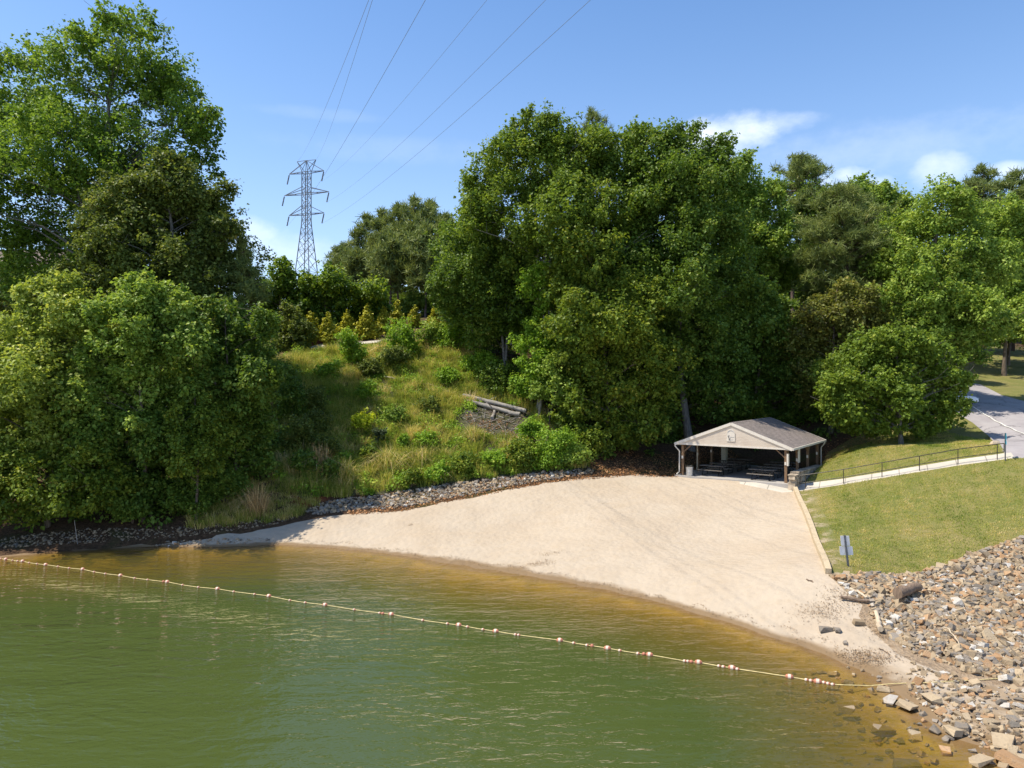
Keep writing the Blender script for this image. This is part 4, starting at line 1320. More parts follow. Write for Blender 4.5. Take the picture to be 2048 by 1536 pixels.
def pine(name, label, D, px, top_py, half_w, low_py, seed, group=None, nb=16, tuft=.55, w_=.05, nbr=70, round_=.55, trunk_r=.24, dens=1.0, base_D=None, cat='pine tree'):
    """pine: crown between top_py and low_py (pixels at depth D), half width half_w pixels"""
    rs = np.random.RandomState(seed)
    x = (px - CX) / F * D
    zb = H1(x, D)
    b = np.array([x, D, zb])
    zt_ = P(px, top_py, D)[2] - zb; zl = P(px, low_py, D)[2] - zb; hw = half_w / F * D
    t = tag(empty(name, tuple(b)), label, cat, group)
    mb = MB()
    pts_ = [Vector((.02 * zt_ * math.sin(i * .9 + seed) * .5, .02 * zt_ * math.cos(i * 1.1 + seed) * .5, zt_ * i / 8 - (.4 if i == 0 else 0))) for i in range(9)]
    mb.tube(pts_, [trunk_r * (1.2 if i == 0 else 1 - .09 * i) for i in range(9)], 8)
    C = []; S = []; TT = []
    for i in range(nbr):
        f = (i + rs.rand()) / nbr
        z = zl + (zt_ - zl) * f ** .9
        prof = (math.sin(math.pi * min(1, (f * .82 + .18))) ** round_) * (1.0 if f < .9 else .8)
        r = hw * prof * rs.uniform(.65, 1.1)
        a = rs.rand() * 2 * math.pi
        ci = min(7, int(z / zt_ * 8)); c0 = pts_[ci].lerp(pts_[ci + 1], min(1, z / zt_ * 8 - ci))
        tip = c0 + Vector((math.cos(a) * r, math.sin(a) * r, r * rs.uniform(-.05, .35)))
        mid = c0.lerp(tip, .55) + Vector((0, 0, -.06 * r))
        mb.tube([c0, mid, tip], [.05 * trunk_r / .24 + .02, .035, .012], 4, caps=False)
        bt_ = rs.uniform(.3, .55)
        nt_ = max(3, int(r / tuft * 3.2 * dens))
        for j in range(nt_):
            q_ = .35 + .65 * rs.rand() ** .7
            p = (c0.lerp(mid, q_ / .55) if q_ < .55 else mid.lerp(tip, (q_ - .55) / .45))
            sp = .18 + .16 * r
            C.append((p.x + rs.randn() * sp * .8, p.y + rs.randn() * sp * .8, p.z + abs(rs.randn()) * sp * .45)); S.append(tuft * rs.uniform(.7, 1.2)); TT.append(bt_ + rs.randn() * .08)
    V, tint = needle_cloud(rs, np.array(C), np.array(S), nb, w_, np.array(TT))
    LEAFCOUNT[0] += len(tint)
    mesh_np('crown', V, [quads(len(V))], LM['pine'], t, fattr=dict(tint=tint))
    mb.build('trunk', BK['pine'], t)
    return t


def bush(name, label, px, py, rp, leaf, seed, cat='shrub', L=.2, cov=.6, tall=1.0, n=5, group=None, dd=0.0, dens=.9, stems=True, W=None):
    """low shrub whose foot stands on the ground under pixel (px, py)"""
    rs = np.random.RandomState(seed)
    g = hit(px, py); r = rp / F * g[1]
    C, Rr = [], []
    for i in range(n):
        a = rs.rand() * 6.28; q_ = r * .55 * rs.rand() ** .5
        rr = r * rs.uniform(.42, .68)
        C.append(np.array([math.cos(a) * q_, math.sin(a) * q_, r * (.35 + (1.15 * tall - .35) * rs.rand())])); Rr.append(rr)
    t = tag(empty(name, tuple(g)), label, cat, group)
    crown_mesh('foliage', rs, C, Rr, LM[leaf], L, cov, t, dens, .42, .18, .6, .9, W=W)
    if stems:
        mb = MB()
        for c in C: mb.tube([(0, 0, -.15), tuple(np.array(c) * .55 + np.array([.05, 0, 0])), tuple(c)], [.035, .022, .008], 5)
        mb.build('stems', BK['brown'], t)
    return t


# ---- left bank
lobe_tree('sycamore_tree', 'very tall open crowned sycamore at the left with blue sky showing through its leaves', 'tree', 60, 185,
          [(262, 95, 70), (215, 118, 48), (130, 135, 78), (52, 190, 82), (320, 165, 70), (352, 235, 62), (200, 215, 105), (395, 265, 44), (418, 232, 24), (408, 318, 30), (100, 320, 115), (248, 330, 100), (0, 300, 90), (345, 325, 52),
           (20, 440, 105), (140, 440, 100), (250, 430, 78), (-80, 260, 100), (-90, 400, 110), (435, 350, 18), (60, 560, 90), (190, 540, 80), (300, 60, 36), (245, 52, 34)],
          'sycamore', L=.26, cov=.40, bark='grey', trunk_r=.42, dens=.80, seed=21, back=.45, s_frac=.26, smin=.5, smax=.95, holes=.14, top=(215, 180), extra=[(190, 420, 300, 300, .12, .04), (180, 480, 120, 250, .14, .04), (186, 440, 235, 120, .16, .05)])
lobe_tree('oak_tree', 'olive brown round topped oak standing before the tall sycamore', 'tree', 54, 345,
          [(330, 372, 62), (395, 400, 62), (262, 415, 66), (345, 455, 98), (430, 462, 42), (235, 478, 78), (385, 555, 88), (298, 560, 92), (195, 495, 52), (445, 545, 42), (350, 330, 30), (180, 560, 60), (410, 640, 80), (310, 660, 80)],
          'olive', L=.24, cov=.56, seed=22, trunk_r=.3, back=.5, bark='grey', dens=1.05, s_frac=.32, smin=.45, smax=.9)
pine('cedar_tree', 'narrow dark cedar spire at the right edge of the oak', 55, 488, 478, 42, 700, 23, nb=18, tuft=.42, w_=.055, nbr=90, round_=1.4, trunk_r=.14, cat='cedar tree')
pine('cedar_tree', 'shorter dark cedar below the oak beside the hillside grass', 53, 470, 610, 55, 800, 24, nb=18, tuft=.42, w_=.055, nbr=80, round_=1.2, trunk_r=.14, cat='cedar tree')
lobe_tree('box_elder_tree', 'pale yellow green leafy tree at the left edge in full sun', 'tree', 45.5, 95,
          [(95, 600, 62), (55, 655, 52), (45, 590, 24), (150, 640, 62), (165, 710, 78), (50, 760, 88), (115, 800, 88), (35, 870, 84), (110, 895, 72), (175, 800, 56), (-40, 820, 90), (130, 570, 24), (-30, 930, 80)],
          'pale', L=.22, cov=.56, seed=25, trunk_r=.16, back=.35, s_frac=.30, smin=.35, smax=.7)
lobe_tree('box_elder_tree', 'bright green leafy tree just right of the pale one on the left bank', 'tree', 46.2, 285,
          [(275, 600, 56), (325, 615, 46), (262, 572, 26), (258, 685, 86), (335, 695, 68), (222, 765, 84), (305, 785, 88), (185, 835, 66), (255, 850, 70), (385, 690, 46), (350, 640, 34)],
          'light', L=.22, cov=.56, seed=26, trunk_r=.15, back=.35, s_frac=.30, smin=.35, smax=.7)
lobe_tree('overhanging_tree', 'low tree overhanging the shore at the far left', 'tree', 44.2, 60,
          [(60, 950, 72), (130, 985, 62), (10, 990, 66), (185, 930, 60), (75, 1012, 40), (150, 1018, 24), (-60, 985, 76), (215, 985, 44), (170, 990, 40)],
          'gum', L=.21, cov=.5, seed=27, trunk_r=.12, back=.3, s_frac=.30, smin=.32, smax=.6, base_D=46.5)
lobe_tree('vine_covered_tree', 'small tree draped in yellow green vine on the left bank', 'tree', 46, 392,
          [(390, 815, 42), (378, 860, 48), (408, 870, 46), (395, 915, 52), (372, 790, 26), (412, 825, 30)], 'gum', L=.20, cov=.56, seed=28, trunk_r=.1, s_frac=.36, smin=.3, smax=.55)
lobe_tree('understory_tree', 'dark leafy understory tree between the vine covered tree and the grassy hillside', 'tree', 49.5, 470,
          [(440, 700, 66), (500, 690, 50), (430, 775, 76), (490, 780, 62), (465, 850, 76), (520, 840, 40), (475, 915, 66), (540, 760, 32), (420, 640, 50), (530, 650, 34)],
          'dark', L=.24, cov=.58, seed=29, trunk_r=.13, s_frac=.34, smin=.4, smax=.75)
lobe_tree('understory_tree', 'dark leafy tree low on the bank behind the shoreline left of the vine', 'tree', 46.5, 300,
          [(300, 880, 84), (235, 920, 70), (330, 950, 66), (270, 985, 52), (200, 870, 60), (345, 890, 60), (300, 1000, 40), (240, 1005, 36), (350, 1000, 34)], 'dark', L=.22, cov=.58, seed=30, trunk_r=.12, s_frac=.34, smin=.35, smax=.7)
bush('shrub', 'grey green flowering shrub at the left shore beneath the vine covered tree', 385, 1012, 66, 'light', 31, L=.15, cov=.42, tall=1.15, n=7)
bush('shrub', 'dark shrub at the foot of the left bank beside the dead grass clump', 452, 1012, 52, 'dark', 32, L=.16, n=7)
bush('shrub', 'leafy green shrub on the left shore hiding the trunk of the vine covered tree', 405, 1030, 46, 'maple', 36, L=.16, n=7, tall=1.3)
bush('shrub', 'low dark shrub on the left shore under the overhanging trees', 265, 1045, 48, 'dark', 33, L=.16, n=6)
bush('shrub', 'dark bush between the cedar and the upper hillside grass', 560, 800, 44, 'dark', 34, L=.2, n=6, tall=1.2)
bush('shrub', 'yellow green bush at the upper left edge of the hillside grass', 545, 780, 36, 'gum', 35, L=.2, n=6)

# ---- hill crest: evergreens, golden cypresses
lobe_tree('rounded_evergreen', 'pointed bright topped evergreen left of the pylon foot', 'evergreen tree', 85, 568, [(567, 552, 30), (545, 580, 36), (590, 585, 32), (560, 620, 44), (600, 625, 30), (527, 610, 34), (567, 528, 16), (545, 660, 34)], 'holly', L=.34, cov=.62, seed=41, trunk_r=.16, s_frac=.38, smin=.45, smax=.9)
lobe_tree('rounded_evergreen', 'broad domed evergreen directly below the pylon', 'evergreen tree', 86, 655, [(655, 575, 38), (680, 585, 30), (630, 590, 30), (612, 570, 18), (650, 620, 46), (690, 625, 32), (615, 630, 34), (660, 660, 36), (660, 556, 22)], 'holly', L=.34, cov=.64, seed=42, trunk_r=.16, s_frac=.38, smin=.45, smax=.9)
lobe_tree('rounded_evergreen', 'domed evergreen right of the pylon before the pine stand', 'evergreen tree', 87, 738, [(738, 585, 32), (758, 595, 22), (716, 595, 26), (735, 620, 38), (760, 625, 22), (715, 640, 30), (745, 655, 26)], 'holly', L=.34, cov=.64, seed=43, trunk_r=.16, s_frac=.38, smin=.45, smax=.9)
lobe_tree('evergreen_bush', 'large olive green oval bush at the left end of the hilltop path', 'bush', 75, 585, [(585, 640, 28), (568, 665, 30), (603, 665, 28), (583, 692, 38), (560, 700, 24), (608, 700, 20), (580, 622, 16)], 'olive', L=.28, cov=.62, seed=44, trunk_r=.1, s_frac=.4, smin=.35, smax=.7)
cy = [(623, 690, 68, 'golden cypress nearest the olive oval bush'), (655, 684, 58, 'golden cypress second from the olive oval bush'), (694, 676, 56, 'golden cypress in the middle of the row below the domed evergreens'), (734, 678, 68, 'tallest golden cypress at the right of the row before the path'),
      (768, 668, 56, 'shaded golden cypress beside the right domed evergreen'), (794, 652, 52, 'slim golden cypress before the pine trunks'), (829, 655, 44, 'small golden cypress above the bright green sumac'), (871, 652, 46, 'golden cypress half hidden at the left edge of the big trees'), (886, 672, 34, 'low golden cypress under the left edge of the big trees')]
for i, (px, py, hp, lb) in enumerate(cy):
    rs = np.random.RandomState(60 + i)
    g = hit(px, py); D = g[1]; h = hp / F * D
    C, Rr = [], []
    for k in range(7):
        f = k / 6
        for j in range(3 if k < 5 else 1):
            a = rs.rand() * 6.28; q_ = h * .13 * (1 - f)
            C.append(np.array([math.cos(a) * q_, math.sin(a) * q_, h * (.1 + .84 * f)])); Rr.append(h * (.19 * (1 - f) + .055))
    t = tag(empty('golden_cypress', tuple(g)), lb, 'cypress', 'golden cypresses along the hilltop path')
    crown_mesh('crown', rs, C, Rr, LM['gold'] if i < 7 else LM['gold'], .24, .8, t, 1.2, .5, .22, .5, 1.1, upw=.9)
    mb = MB(); mb.tube([(0, 0, -.2), (0, 0, h * .9)], [.07, .02], 6); mb.build('trunk', BK['brown'], t)

# pines on the hill
pl = [(690, 490, 34, 560, 165, 'small distant pine at the left of the hilltop pine stand'), (733, 432, 32, 560, 128, 'open crowned pine at the left side of the pine stand'), (762, 424, 34, 570, 122, 'pine second from the left in the pine stand'), (795, 412, 38, 565, 118, 'tall dense pine left of the middle of the stand'),
      (828, 399, 42, 570, 114, 'tallest pine at the middle of the hilltop stand'), (862, 404, 40, 570, 116, 'broad pine right of the tallest one in the stand'), (895, 432, 40, 575, 112, 'pine at the right of the stand beside the big trees'), (780, 470, 42, 585, 108, 'lower front pine before the left of the stand'), (850, 455, 46, 580, 106, 'lower front pine before the tallest pine'), (925, 455, 40, 585, 118, 'pine partly hidden behind the left side of the big trees'), (712, 505, 26, 575, 120, 'short pine at the left foot of the pine stand')]
for i, (px, tp_, hw, lo, D, lb) in enumerate(pl):
    pine('pine_tree', lb, D, px, tp_, hw, lo, 80 + i, group='pines on the hilltop', nb=13, tuft=.95, w_=.13, nbr=70, round_=.6, trunk_r=.2, dens=1.0)

# ---- big central trees
lobe_tree('tulip_tree', 'tall light green multi stemmed tree at the left of the big central group', 'tree', 62, 1076,
          [(1112, 268, 42), (1060, 285, 56), (1000, 320, 52), (1085, 345, 78), (1160, 320, 66), (962, 385, 38), (945, 352, 20), (1000, 425, 78), (1095, 450, 92), (1172, 430, 70), (1030, 265, 26), (1112, 240, 16), (1200, 300, 40), (965, 450, 50), (1055, 530, 70)],
          'tulip', L=.235, cov=.52, seed=101, trunk_r=.26, bark='pale', s_frac=.30, smin=.45, smax=.9, dens=.95, holes=.08, top=(1105, 330), extra=[(1087, 560, 1094, 370, .17, .08), (1076, 600, 1060, 330, .12, .05)])
lobe_tree('maple_tree', 'leafy green tree at the left front of the big group above the hillside', 'tree', 67, 1010,
          [(932, 492, 62), (905, 562, 46), (962, 555, 74), (1012, 520, 66), (925, 612, 48), (1000, 612, 76), (1042, 585, 66), (890, 600, 26), (960, 650, 50), (955, 440, 36), (1035, 655, 40)],
          'maple', L=.24, cov=.54, seed=102, trunk_r=.16, bark='grey', s_frac=.30, smin=.45, smax=.85, extra=[(1012, 722, 1008, 560, .13, .07), (945, 668, 938, 560, .06, .04), (1022, 690, 1020, 600, .07, .05)])
lobe_tree('maple_tree', 'largest deep green maple filling the right of the big central group', 'tree', 63, 1382,
          [(1292, 318, 64), (1242, 335, 58), (1378, 322, 56), (1432, 312, 40), (1340, 365, 88), (1250, 425, 88), (1402, 420, 78), (1452, 360, 40), (1310, 475, 108), (1425, 520, 70), (1350, 575, 100), (1255, 535, 78), (1440, 590, 60), (1265, 275, 24), (1345, 280, 30), (1450, 460, 44), (1400, 660, 70)],
          'maple', L=.24, cov=.56, seed=103, trunk_r=.36, bark='grey', s_frac=.30, smin=.5, smax=1.0, top=(1330, 360), back=.55)
lobe_tree('sweetgum_tree', 'yellow green sweetgum at the front of the big group reaching down to the litter', 'tree', 58.5, 1215,
          [(1132, 482, 52), (1182, 515, 58), (1130, 575, 62), (1212, 578, 68), (1160, 655, 78), (1232, 655, 78), (1282, 615, 58), (1182, 752, 78), (1252, 755, 78), (1312, 715, 60), (1302, 795, 56), (1222, 830, 58), (1150, 820, 40), (1335, 770, 34), (1160, 450, 26), (1290, 850, 46), (1240, 870, 40)],
          'gum', L=.25, cov=.54, seed=104, trunk_r=.18, s_frac=.30, smin=.42, smax=.85)
lobe_tree('young_tree', 'slender bright green young tree with pale trunk beside the log pile', 'tree', 61, 1076,
          [(1062, 570, 30), (1085, 610, 26), (1070, 660, 32), (1045, 690, 26), (1095, 690, 32), (1075, 740, 40), (1105, 760, 34), (1050, 775, 28), (1085, 540, 24)], 'bright', L=.22, cov=.48, seed=105, trunk_r=.13, bark='pale', s_frac=.4, smin=.3, smax=.55, top=(1092, 520))
lobe_tree('young_tree', 'small green sapling leaning at the edge of the leaf litter', 'tree', 59, 1098,
          [(1100, 745, 28), (1120, 780, 30), (1085, 785, 24), (1130, 720, 26), (1140, 800, 24)], 'light', L=.2, cov=.46, seed=106, trunk_r=.07, s_frac=.4, smin=.28, smax=.5, base_D=60)
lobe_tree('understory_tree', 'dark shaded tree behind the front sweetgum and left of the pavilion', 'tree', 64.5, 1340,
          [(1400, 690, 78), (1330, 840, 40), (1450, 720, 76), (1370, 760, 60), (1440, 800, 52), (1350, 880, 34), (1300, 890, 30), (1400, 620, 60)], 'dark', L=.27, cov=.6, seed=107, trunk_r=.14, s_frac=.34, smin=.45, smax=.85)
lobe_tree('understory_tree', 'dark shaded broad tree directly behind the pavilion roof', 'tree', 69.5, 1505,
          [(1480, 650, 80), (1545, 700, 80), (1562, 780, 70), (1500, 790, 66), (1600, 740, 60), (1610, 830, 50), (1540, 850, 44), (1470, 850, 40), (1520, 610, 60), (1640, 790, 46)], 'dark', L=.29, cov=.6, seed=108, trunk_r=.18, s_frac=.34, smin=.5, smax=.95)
pine('pine_tree', 'single pine top rising above the gap in the central group', 80, 1183, 224, 46, 420, 109, nb=18, tuft=.55, w_=.06, nbr=60, round_=.7, trunk_r=.26)

# ---- right hand trees
lobe_tree('poplar_tree', 'light green tree behind the right shoulder of the deep green maple', 'tree', 76, 1500,
          [(1490, 358, 44), (1520, 415, 56), (1482, 400, 50), (1510, 480, 66), (1545, 500, 54), (1470, 470, 56), (1530, 560, 66), (1568, 470, 40), (1475, 540, 60), (1590, 540, 46)], 'light', L=.27, cov=.56, seed=121, trunk_r=.22, s_frac=.32, smin=.5, smax=1.0)
pine('pine_tree', 'flat topped pine standing above the light green trees', 88, 1590, 316, 66, 450, 122, nb=18, tuft=.62, w_=.07, nbr=60, round_=.5, trunk_r=.28)
pine('pine_tree', 'large bushy olive pine in the middle of the right hand trees', 71, 1688, 372, 92, 640, 123, nb=17, tuft=.55, w_=.06, nbr=150, round_=.6, trunk_r=.28, dens=1.1)
lobe_tree('poplar_tree', 'pale green tree behind the large olive pine', 'tree', 86, 1645, [(1645, 405, 40), (1615, 430, 36), (1690, 400, 34), (1730, 400, 40), (1760, 395, 32), (1745, 440, 50), (1630, 480, 50), (1790, 408, 36), (1800, 450, 50), (1775, 470, 50)], 'light', L=.30, cov=.56, seed=124, trunk_r=.2, s_frac=.36, smin=.5, smax=1.0)
lobe_tree('maple_tree', 'big bright green maple right of the olive pine above the parking lot', 'tree', 65.5, 1860,
          [(1880, 425, 58), (1835, 470, 58), (1932, 462, 56), (1862, 535, 88), (1948, 555, 76), (1822, 590, 66), (1900, 640, 88), (1965, 660, 56), (1842, 680, 58), (1890, 385, 24), (1920, 700, 46), (1800, 520, 40)], 'light', L=.25, cov=.56, seed=125, trunk_r=.26, s_frac=.31, smin=.5, smax=.95)
lobe_tree('maple_tree', 'green tree at the right picture edge with a straight dark trunk', 'tree', 84, 2008, [(2010, 430, 40), (2050, 450, 60), (2010, 500, 56), (2060, 550, 70), (2005, 580, 50), (2040, 640, 56), (2110, 500, 80), (2110, 620, 70), (1990, 640, 30)], 'light', L=.30, cov=.54, seed=126, trunk_r=.24, bark='brown', s_frac=.33, smin=.5, smax=1.0, top=(2010, 450))
for i, (px, tp_, hw, lo, D, lb) in enumerate([(1972, 334, 48, 470, 112, 'distant pine crown left of the right picture edge'), (2030, 345, 50, 500, 106, 'distant pine at the right picture edge'), (2085, 350, 60, 520, 108, 'distant pine just past the right picture edge')]):
    pine('pine_tree', lb, D, px, tp_, hw, lo, 130 + i, nb=14, tuft=.85, w_=.11, nbr=60, round_=.55, trunk_r=.24, group='distant pines at the right')
lobe_tree('oak_tree', 'bronze brown leafed oak behind the round maple', 'tree', 66, 1660, [(1640, 645, 56), (1700, 625, 56), (1722, 675, 54), (1662, 700, 58), (1605, 695, 46), (1748, 640, 34), (1620, 760, 50), (1670, 780, 50), (1690, 590, 30)], 'brown', L=.26, cov=.56, seed=127, trunk_r=.2, s_frac=.33, smin=.42, smax=.8)
lobe_tree('round_maple', 'single round crowned maple with a short trunk on the lawn by the parking lot', 'tree', 55.5, 1803,
          [(1790, 712, 56), (1725, 735, 52), (1862, 725, 52), (1700, 795, 50), (1782, 790, 78), (1872, 795, 58), (1902, 822, 34), (1742, 830, 42), (1682, 775, 36), (1832, 842, 36), (1720, 846, 30), (1775, 850, 34), (1845, 856, 28), (1690, 815, 34), (1760, 690, 34), (1825, 690, 34), (1900, 765, 34), (1680, 830, 26), (1880, 850, 22)],
          'tulip', L=.23, cov=.60, seed=128, trunk_r=.17, bark='grey', s_frac=.32, smin=.38, smax=.7, back=.7)
bush('shrub', 'sunlit yellow green shrub just above the pavilion ridge', 1508, 890, 34, 'gum', 140, L=.2, tall=2.2, n=6)

# filler woods behind: three kinds copied, each its own tree
def proto_tree(seed, leaf, hgt=16.0, wd_=5.0):
    rs = np.random.RandomState(seed)
    C, Rr = [], []
    for i in range(13):
        f = i / 12
        z = hgt * (.22 + .68 * f); rr = wd_ * math.sin(math.pi * (.2 + .72 * f)) * .62
        a = i * 2.4; q_ = rr * .75 * (1 if i < 12 else 0)
        C.append(np.array([math.cos(a) * q_, math.sin(a) * q_, z])); Rr.append(max(1.5, rr * .8))
    t = empty('woodland_tree')
    crown_mesh('crown', rs, C, Rr, LM[leaf], .44, .6, t, .9, .36, .6, 1.2)
    trunk_mesh(rs, t, .2, (0, 0, hgt * .9), C[::2], BK['brown'])
    return t


protos = [proto_tree(201, 'maple'), proto_tree(202, 'tulip'), proto_tree(203, 'dark'), proto_tree(204, 'olive')]
used = set()
kind_lb = ['deep green', 'light green', 'dark shaded', 'olive green']
rf = random.Random(77)
fill = []
for px in range(-330, 420, 62): fill += [(px + rf.uniform(-20, 20), 82 + rf.uniform(-7, 7), 520 + rf.uniform(-30, 40), 'behind the sycamore on the left hill')]
for px in range(-420, 300, 90): fill += [(px + rf.uniform(-20, 20), 64 + rf.uniform(-4, 4), 640 + rf.uniform(-30, 40), 'inside the left bank woods')]
for px in range(745, 960, 26): fill += [(px + rf.uniform(-8, 8), 138 + rf.uniform(-4, 5), 572 + rf.uniform(-8, 12), 'low behind the pine trunks')]
for px in range(735, 960, 30): fill += [(px + rf.uniform(-10, 10), 158 + rf.uniform(-8, 12), 545 + rf.uniform(-15, 25), 'beyond the hilltop pine stand')]
for px in range(955, 1440, 52): fill += [(px + rf.uniform(-16, 16), 80 + rf.uniform(-5, 9), 455 + rf.uniform(-25, 40), 'behind the big central trees')]
for px in range(1110, 1660, 60): fill += [(px + rf.uniform(-16, 16), 74 + rf.uniform(-2, 3), 640 + rf.uniform(-25, 40), 'in the shade behind the pavilion')]
for px in range(1470, 2300, 60): fill += [(px + rf.uniform(-16, 16), 97 + rf.uniform(-6, 10), 455 + rf.uniform(-25, 40), 'in the woods beyond the parking lot')]
for px in range(1560, 1980, 70): fill += [(px + rf.uniform(-16, 16), 80 + rf.uniform(-3, 3), 600 + rf.uniform(-25, 40), 'below the olive pine')]
for px in range(960, 2300, 90): fill += [(px + rf.uniform(-16, 16), 125 + rf.uniform(-10, 14), 470 + rf.uniform(-25, 40), 'far back in the woods')]
od = ['first', 'second', 'third', 'fourth', 'fifth', 'sixth', 'seventh', 'eighth', 'ninth', 'tenth', 'eleventh', 'twelfth', 'thirteenth', 'fourteenth', 'fifteenth', 'sixteenth']
cnt = {}
for i, (px, D, tp_, wh) in enumerate(fill):
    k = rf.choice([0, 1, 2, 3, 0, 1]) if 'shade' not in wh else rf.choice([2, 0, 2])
    x = (px - CX) / F * D; zg = H1(x, D)
    h = max(6.0, P(px, tp_, D)[2] - zg)
    if k in used:
        o = protos[k].copy(); COL.objects.link(o)
        for ch in protos[k].children:
            c = ch.copy(); COL.objects.link(c); c.parent = o
    else: o = protos[k]; used.add(k)
    s = h / 16.6
    wsc = max(s, .62) * rf.uniform(.9, 1.15)
    o.location = (x, D, zg - .1); o.scale = (wsc, wsc, s); o.rotation_euler = (0, 0, rf.uniform(0, 6.28))
    cnt[(k, wh)] = cnt.get((k, wh), 0) + 1
    tag(o, '%s tree %s, %s such from left' % (kind_lb[k], wh, od[cnt[(k, wh)] - 1]), 'tree', 'trees ' + wh)

# ---- hillside shrubs
SB = [(722, 868, 30, 'lime', 'bright yellow green shrub standing alone in the middle of the hillside grass', 1.0, .17, 'pale'), (706, 735, 34, 'bright', 'feathery green sumac at the right end of the red garden edging', 1.3, .22, None), (815, 715, 46, 'bright', 'bright green sumac thicket below the golden cypresses', 1.0, .22, None), (862, 700, 40, 'light', 'mid green shrub right of the bright sumac', 1.0, .22, None),
      (915, 705, 42, 'bright', 'green shrub at the upper right of the hillside under the trees', 1.0, .22, None), (1003, 785, 44, 'maple', 'rounded dark green bush above the log pile', 1.0, .2, None), (958, 745, 36, 'bright', 'low bright shrub uphill of the dark round bush', .8, .2, None), (1040, 800, 30, 'light', 'small pale green bush between log pile and young tree', .8, .2, None),
      (1062, 905, 36, 'bright', 'tall narrow green bush below the right end of the logs', 1.9, .17, None), (1100, 930, 48, 'bright', 'broad bright green bush at the lower right of the hillside', 1.0, .17, None), (1040, 935, 40, 'gum', 'yellow green bush left of the broad bright bush', .9, .17, None), (1150, 935, 40, 'light', 'grey green bush at the right end of the grey stones', .8, .17, None),
      (985, 945, 34, 'bright', 'low leafy bush above the middle of the grey stones', .8, .17, None), (930, 950, 34, 'gum', 'yellow green bush above the grey stones, left of the leafy one', .8, .17, None), (870, 962, 30, 'bright', 'low green bush at the foot of the grass slope above the stones', .7, .17, None), (820, 975, 28, 'gum', 'small yellow green bush near the left of the grey stones', .7, .17, None),
      (688, 930, 22, 'bright', 'small pale leafed bush at the edge of the tree shadow on the hillside', 1.2, .15, None), (806, 905, 16, 'bright', 'little bright green sapling in the hillside grass', 1.5, .15, None), (758, 895, 16, 'cedar', 'little dark green cone shaped sapling in the hillside grass', 2.2, .15, None),
      (1190, 915, 46, 'gum', 'bush at the foot of the yellow green sweetgum', 1.0, .2, None), (1255, 905, 40, 'dark', 'dark bush at the edge of the litter bank left of the pavilion', .9, .2, None), (1140, 880, 36, 'maple', 'green bush at the right of the brush pile', 1.0, .2, None), (660, 960, 34, 'dark', 'dark weedy bush in the shadow above the red clay patch', .8, .18, None), (600, 950, 36, 'dark', 'dark weedy bush left of the red clay patch', .8, .18, None),
      (745, 760, 30, 'olive', 'olive bush in the grass below the hilltop path', .9, .2, None), (790, 740, 32, 'olive', 'straw coloured bush on the grassy crest', .9, .2, None), (598, 905, 40, 'olive', 'dark olive brush in the shade between the left trees and hillside grass', 1.4, .17, None), (640, 880, 36, 'olive', 'shaded olive brush a little uphill of the red clay patch', 1.3, .17, None), (585, 850, 40, 'dark', 'dark brush under the right edge of the left bank trees', 1.4, .18, None), (655, 925, 30, 'olive', 'lower shaded olive brush just above the red clay patch', 1.2, .16, None), (630, 830, 34, 'olive', 'shaded brush near the top of the tree shadow on the hillside', 1.2, .17, None),  # brush leaves coloured dark to carry shade the left trees don't cast here
      (818, 634, 34, 'dark', 'dark bush between the slim golden cypress and the pine trunks', .9, .3, None), (852, 632, 36, 'dark', 'dark bush at the foot of the pine stand beside the big trees', .9, .3, None),
      (730, 800, 24, 'bright', 'leafy green bush uphill of the bright yellow green shrub', .9, .17, None), (860, 830, 28, 'olive', 'olive bush in the middle of the hillside grass left of the logs', .9, .17, None), (900, 775, 30, 'bright', 'green bush in the grass above the left end of the logs', .8, .18, None), (790, 850, 26, 'light', 'pale green bush right of the bright yellow green shrub', .9, .17, None), (850, 900, 28, 'bright', 'green bush low on the hillside between two grass clumps', .9, .17, None), (735, 925, 26, 'gum', 'yellow green bush beside the large arching grass clump', .9, .16, None),
      (650, 760, 26, 'bright', 'small green bush at the upper left of the hillside', .9, .2, None)]
for i, (px, py, rp, lf, lb, tl, L, _) in enumerate(SB):
    bush('shrub', lb, px, py, rp, lf, 300 + i, L=L, tall=tl, group=None, cov=.5, n=6)


# ---- grass: blades in tufts
def blades(rs, base, h, lean, wdt, tint, arch=.35, ang=None):
    k = len(base)
    a = rs.rand(k) * 6.28 if ang is None else ang
    d = np.stack([np.cos(a), np.sin(a), np.zeros(k)], 1)
    sd_ = np.stack([-np.sin(a), np.cos(a), np.zeros(k)], 1)
    # face the blade at random around its axis
    ph = rs.rand(k) * 6.28
    sd_ = sd_ * np.cos(ph)[:, None] + d * np.sin(ph)[:, None]
    up = np.array([0, 0, 1.0])
    mid = base + up * (h * .6)[:, None] + d * (lean * h * .35)[:, None]
    tip = base + up * (h * (1 - arch * lean))[:, None] + d * (lean * h)[:, None]
    w_ = sd_ * wdt[:, None] / 2
    V = np.empty((k, 6, 3))
    V[:, 0] = base - w_; V[:, 1] = base + w_; V[:, 2] = mid + w_ * .8; V[:, 3] = mid - w_ * .8; V[:, 4] = tip + w_ * .25; V[:, 5] = tip - w_ * .25
    i = np.arange(k)[:, None] * 6
    q1 = i + np.array([[0, 1, 2, 3]]); q2 = i + np.array([[3, 2, 4, 5]])
    f = np.stack([q1, q2], 1).reshape(-1, 4)
    return V.reshape(-1, 3), f, np.repeat(np.clip(tint, 0, 1), 2)


def vnoise(x, y, s, seed):
    r = np.random.RandomState(seed); o = 0
    for k in range(5):
        a = r.rand() * 6.28; l = s * (.6 + r.rand()); o = o + np.sin((np.cos(a) * x + np.sin(a) * y) * 6.28 / l + r.rand() * 6.28)
    return o / 5


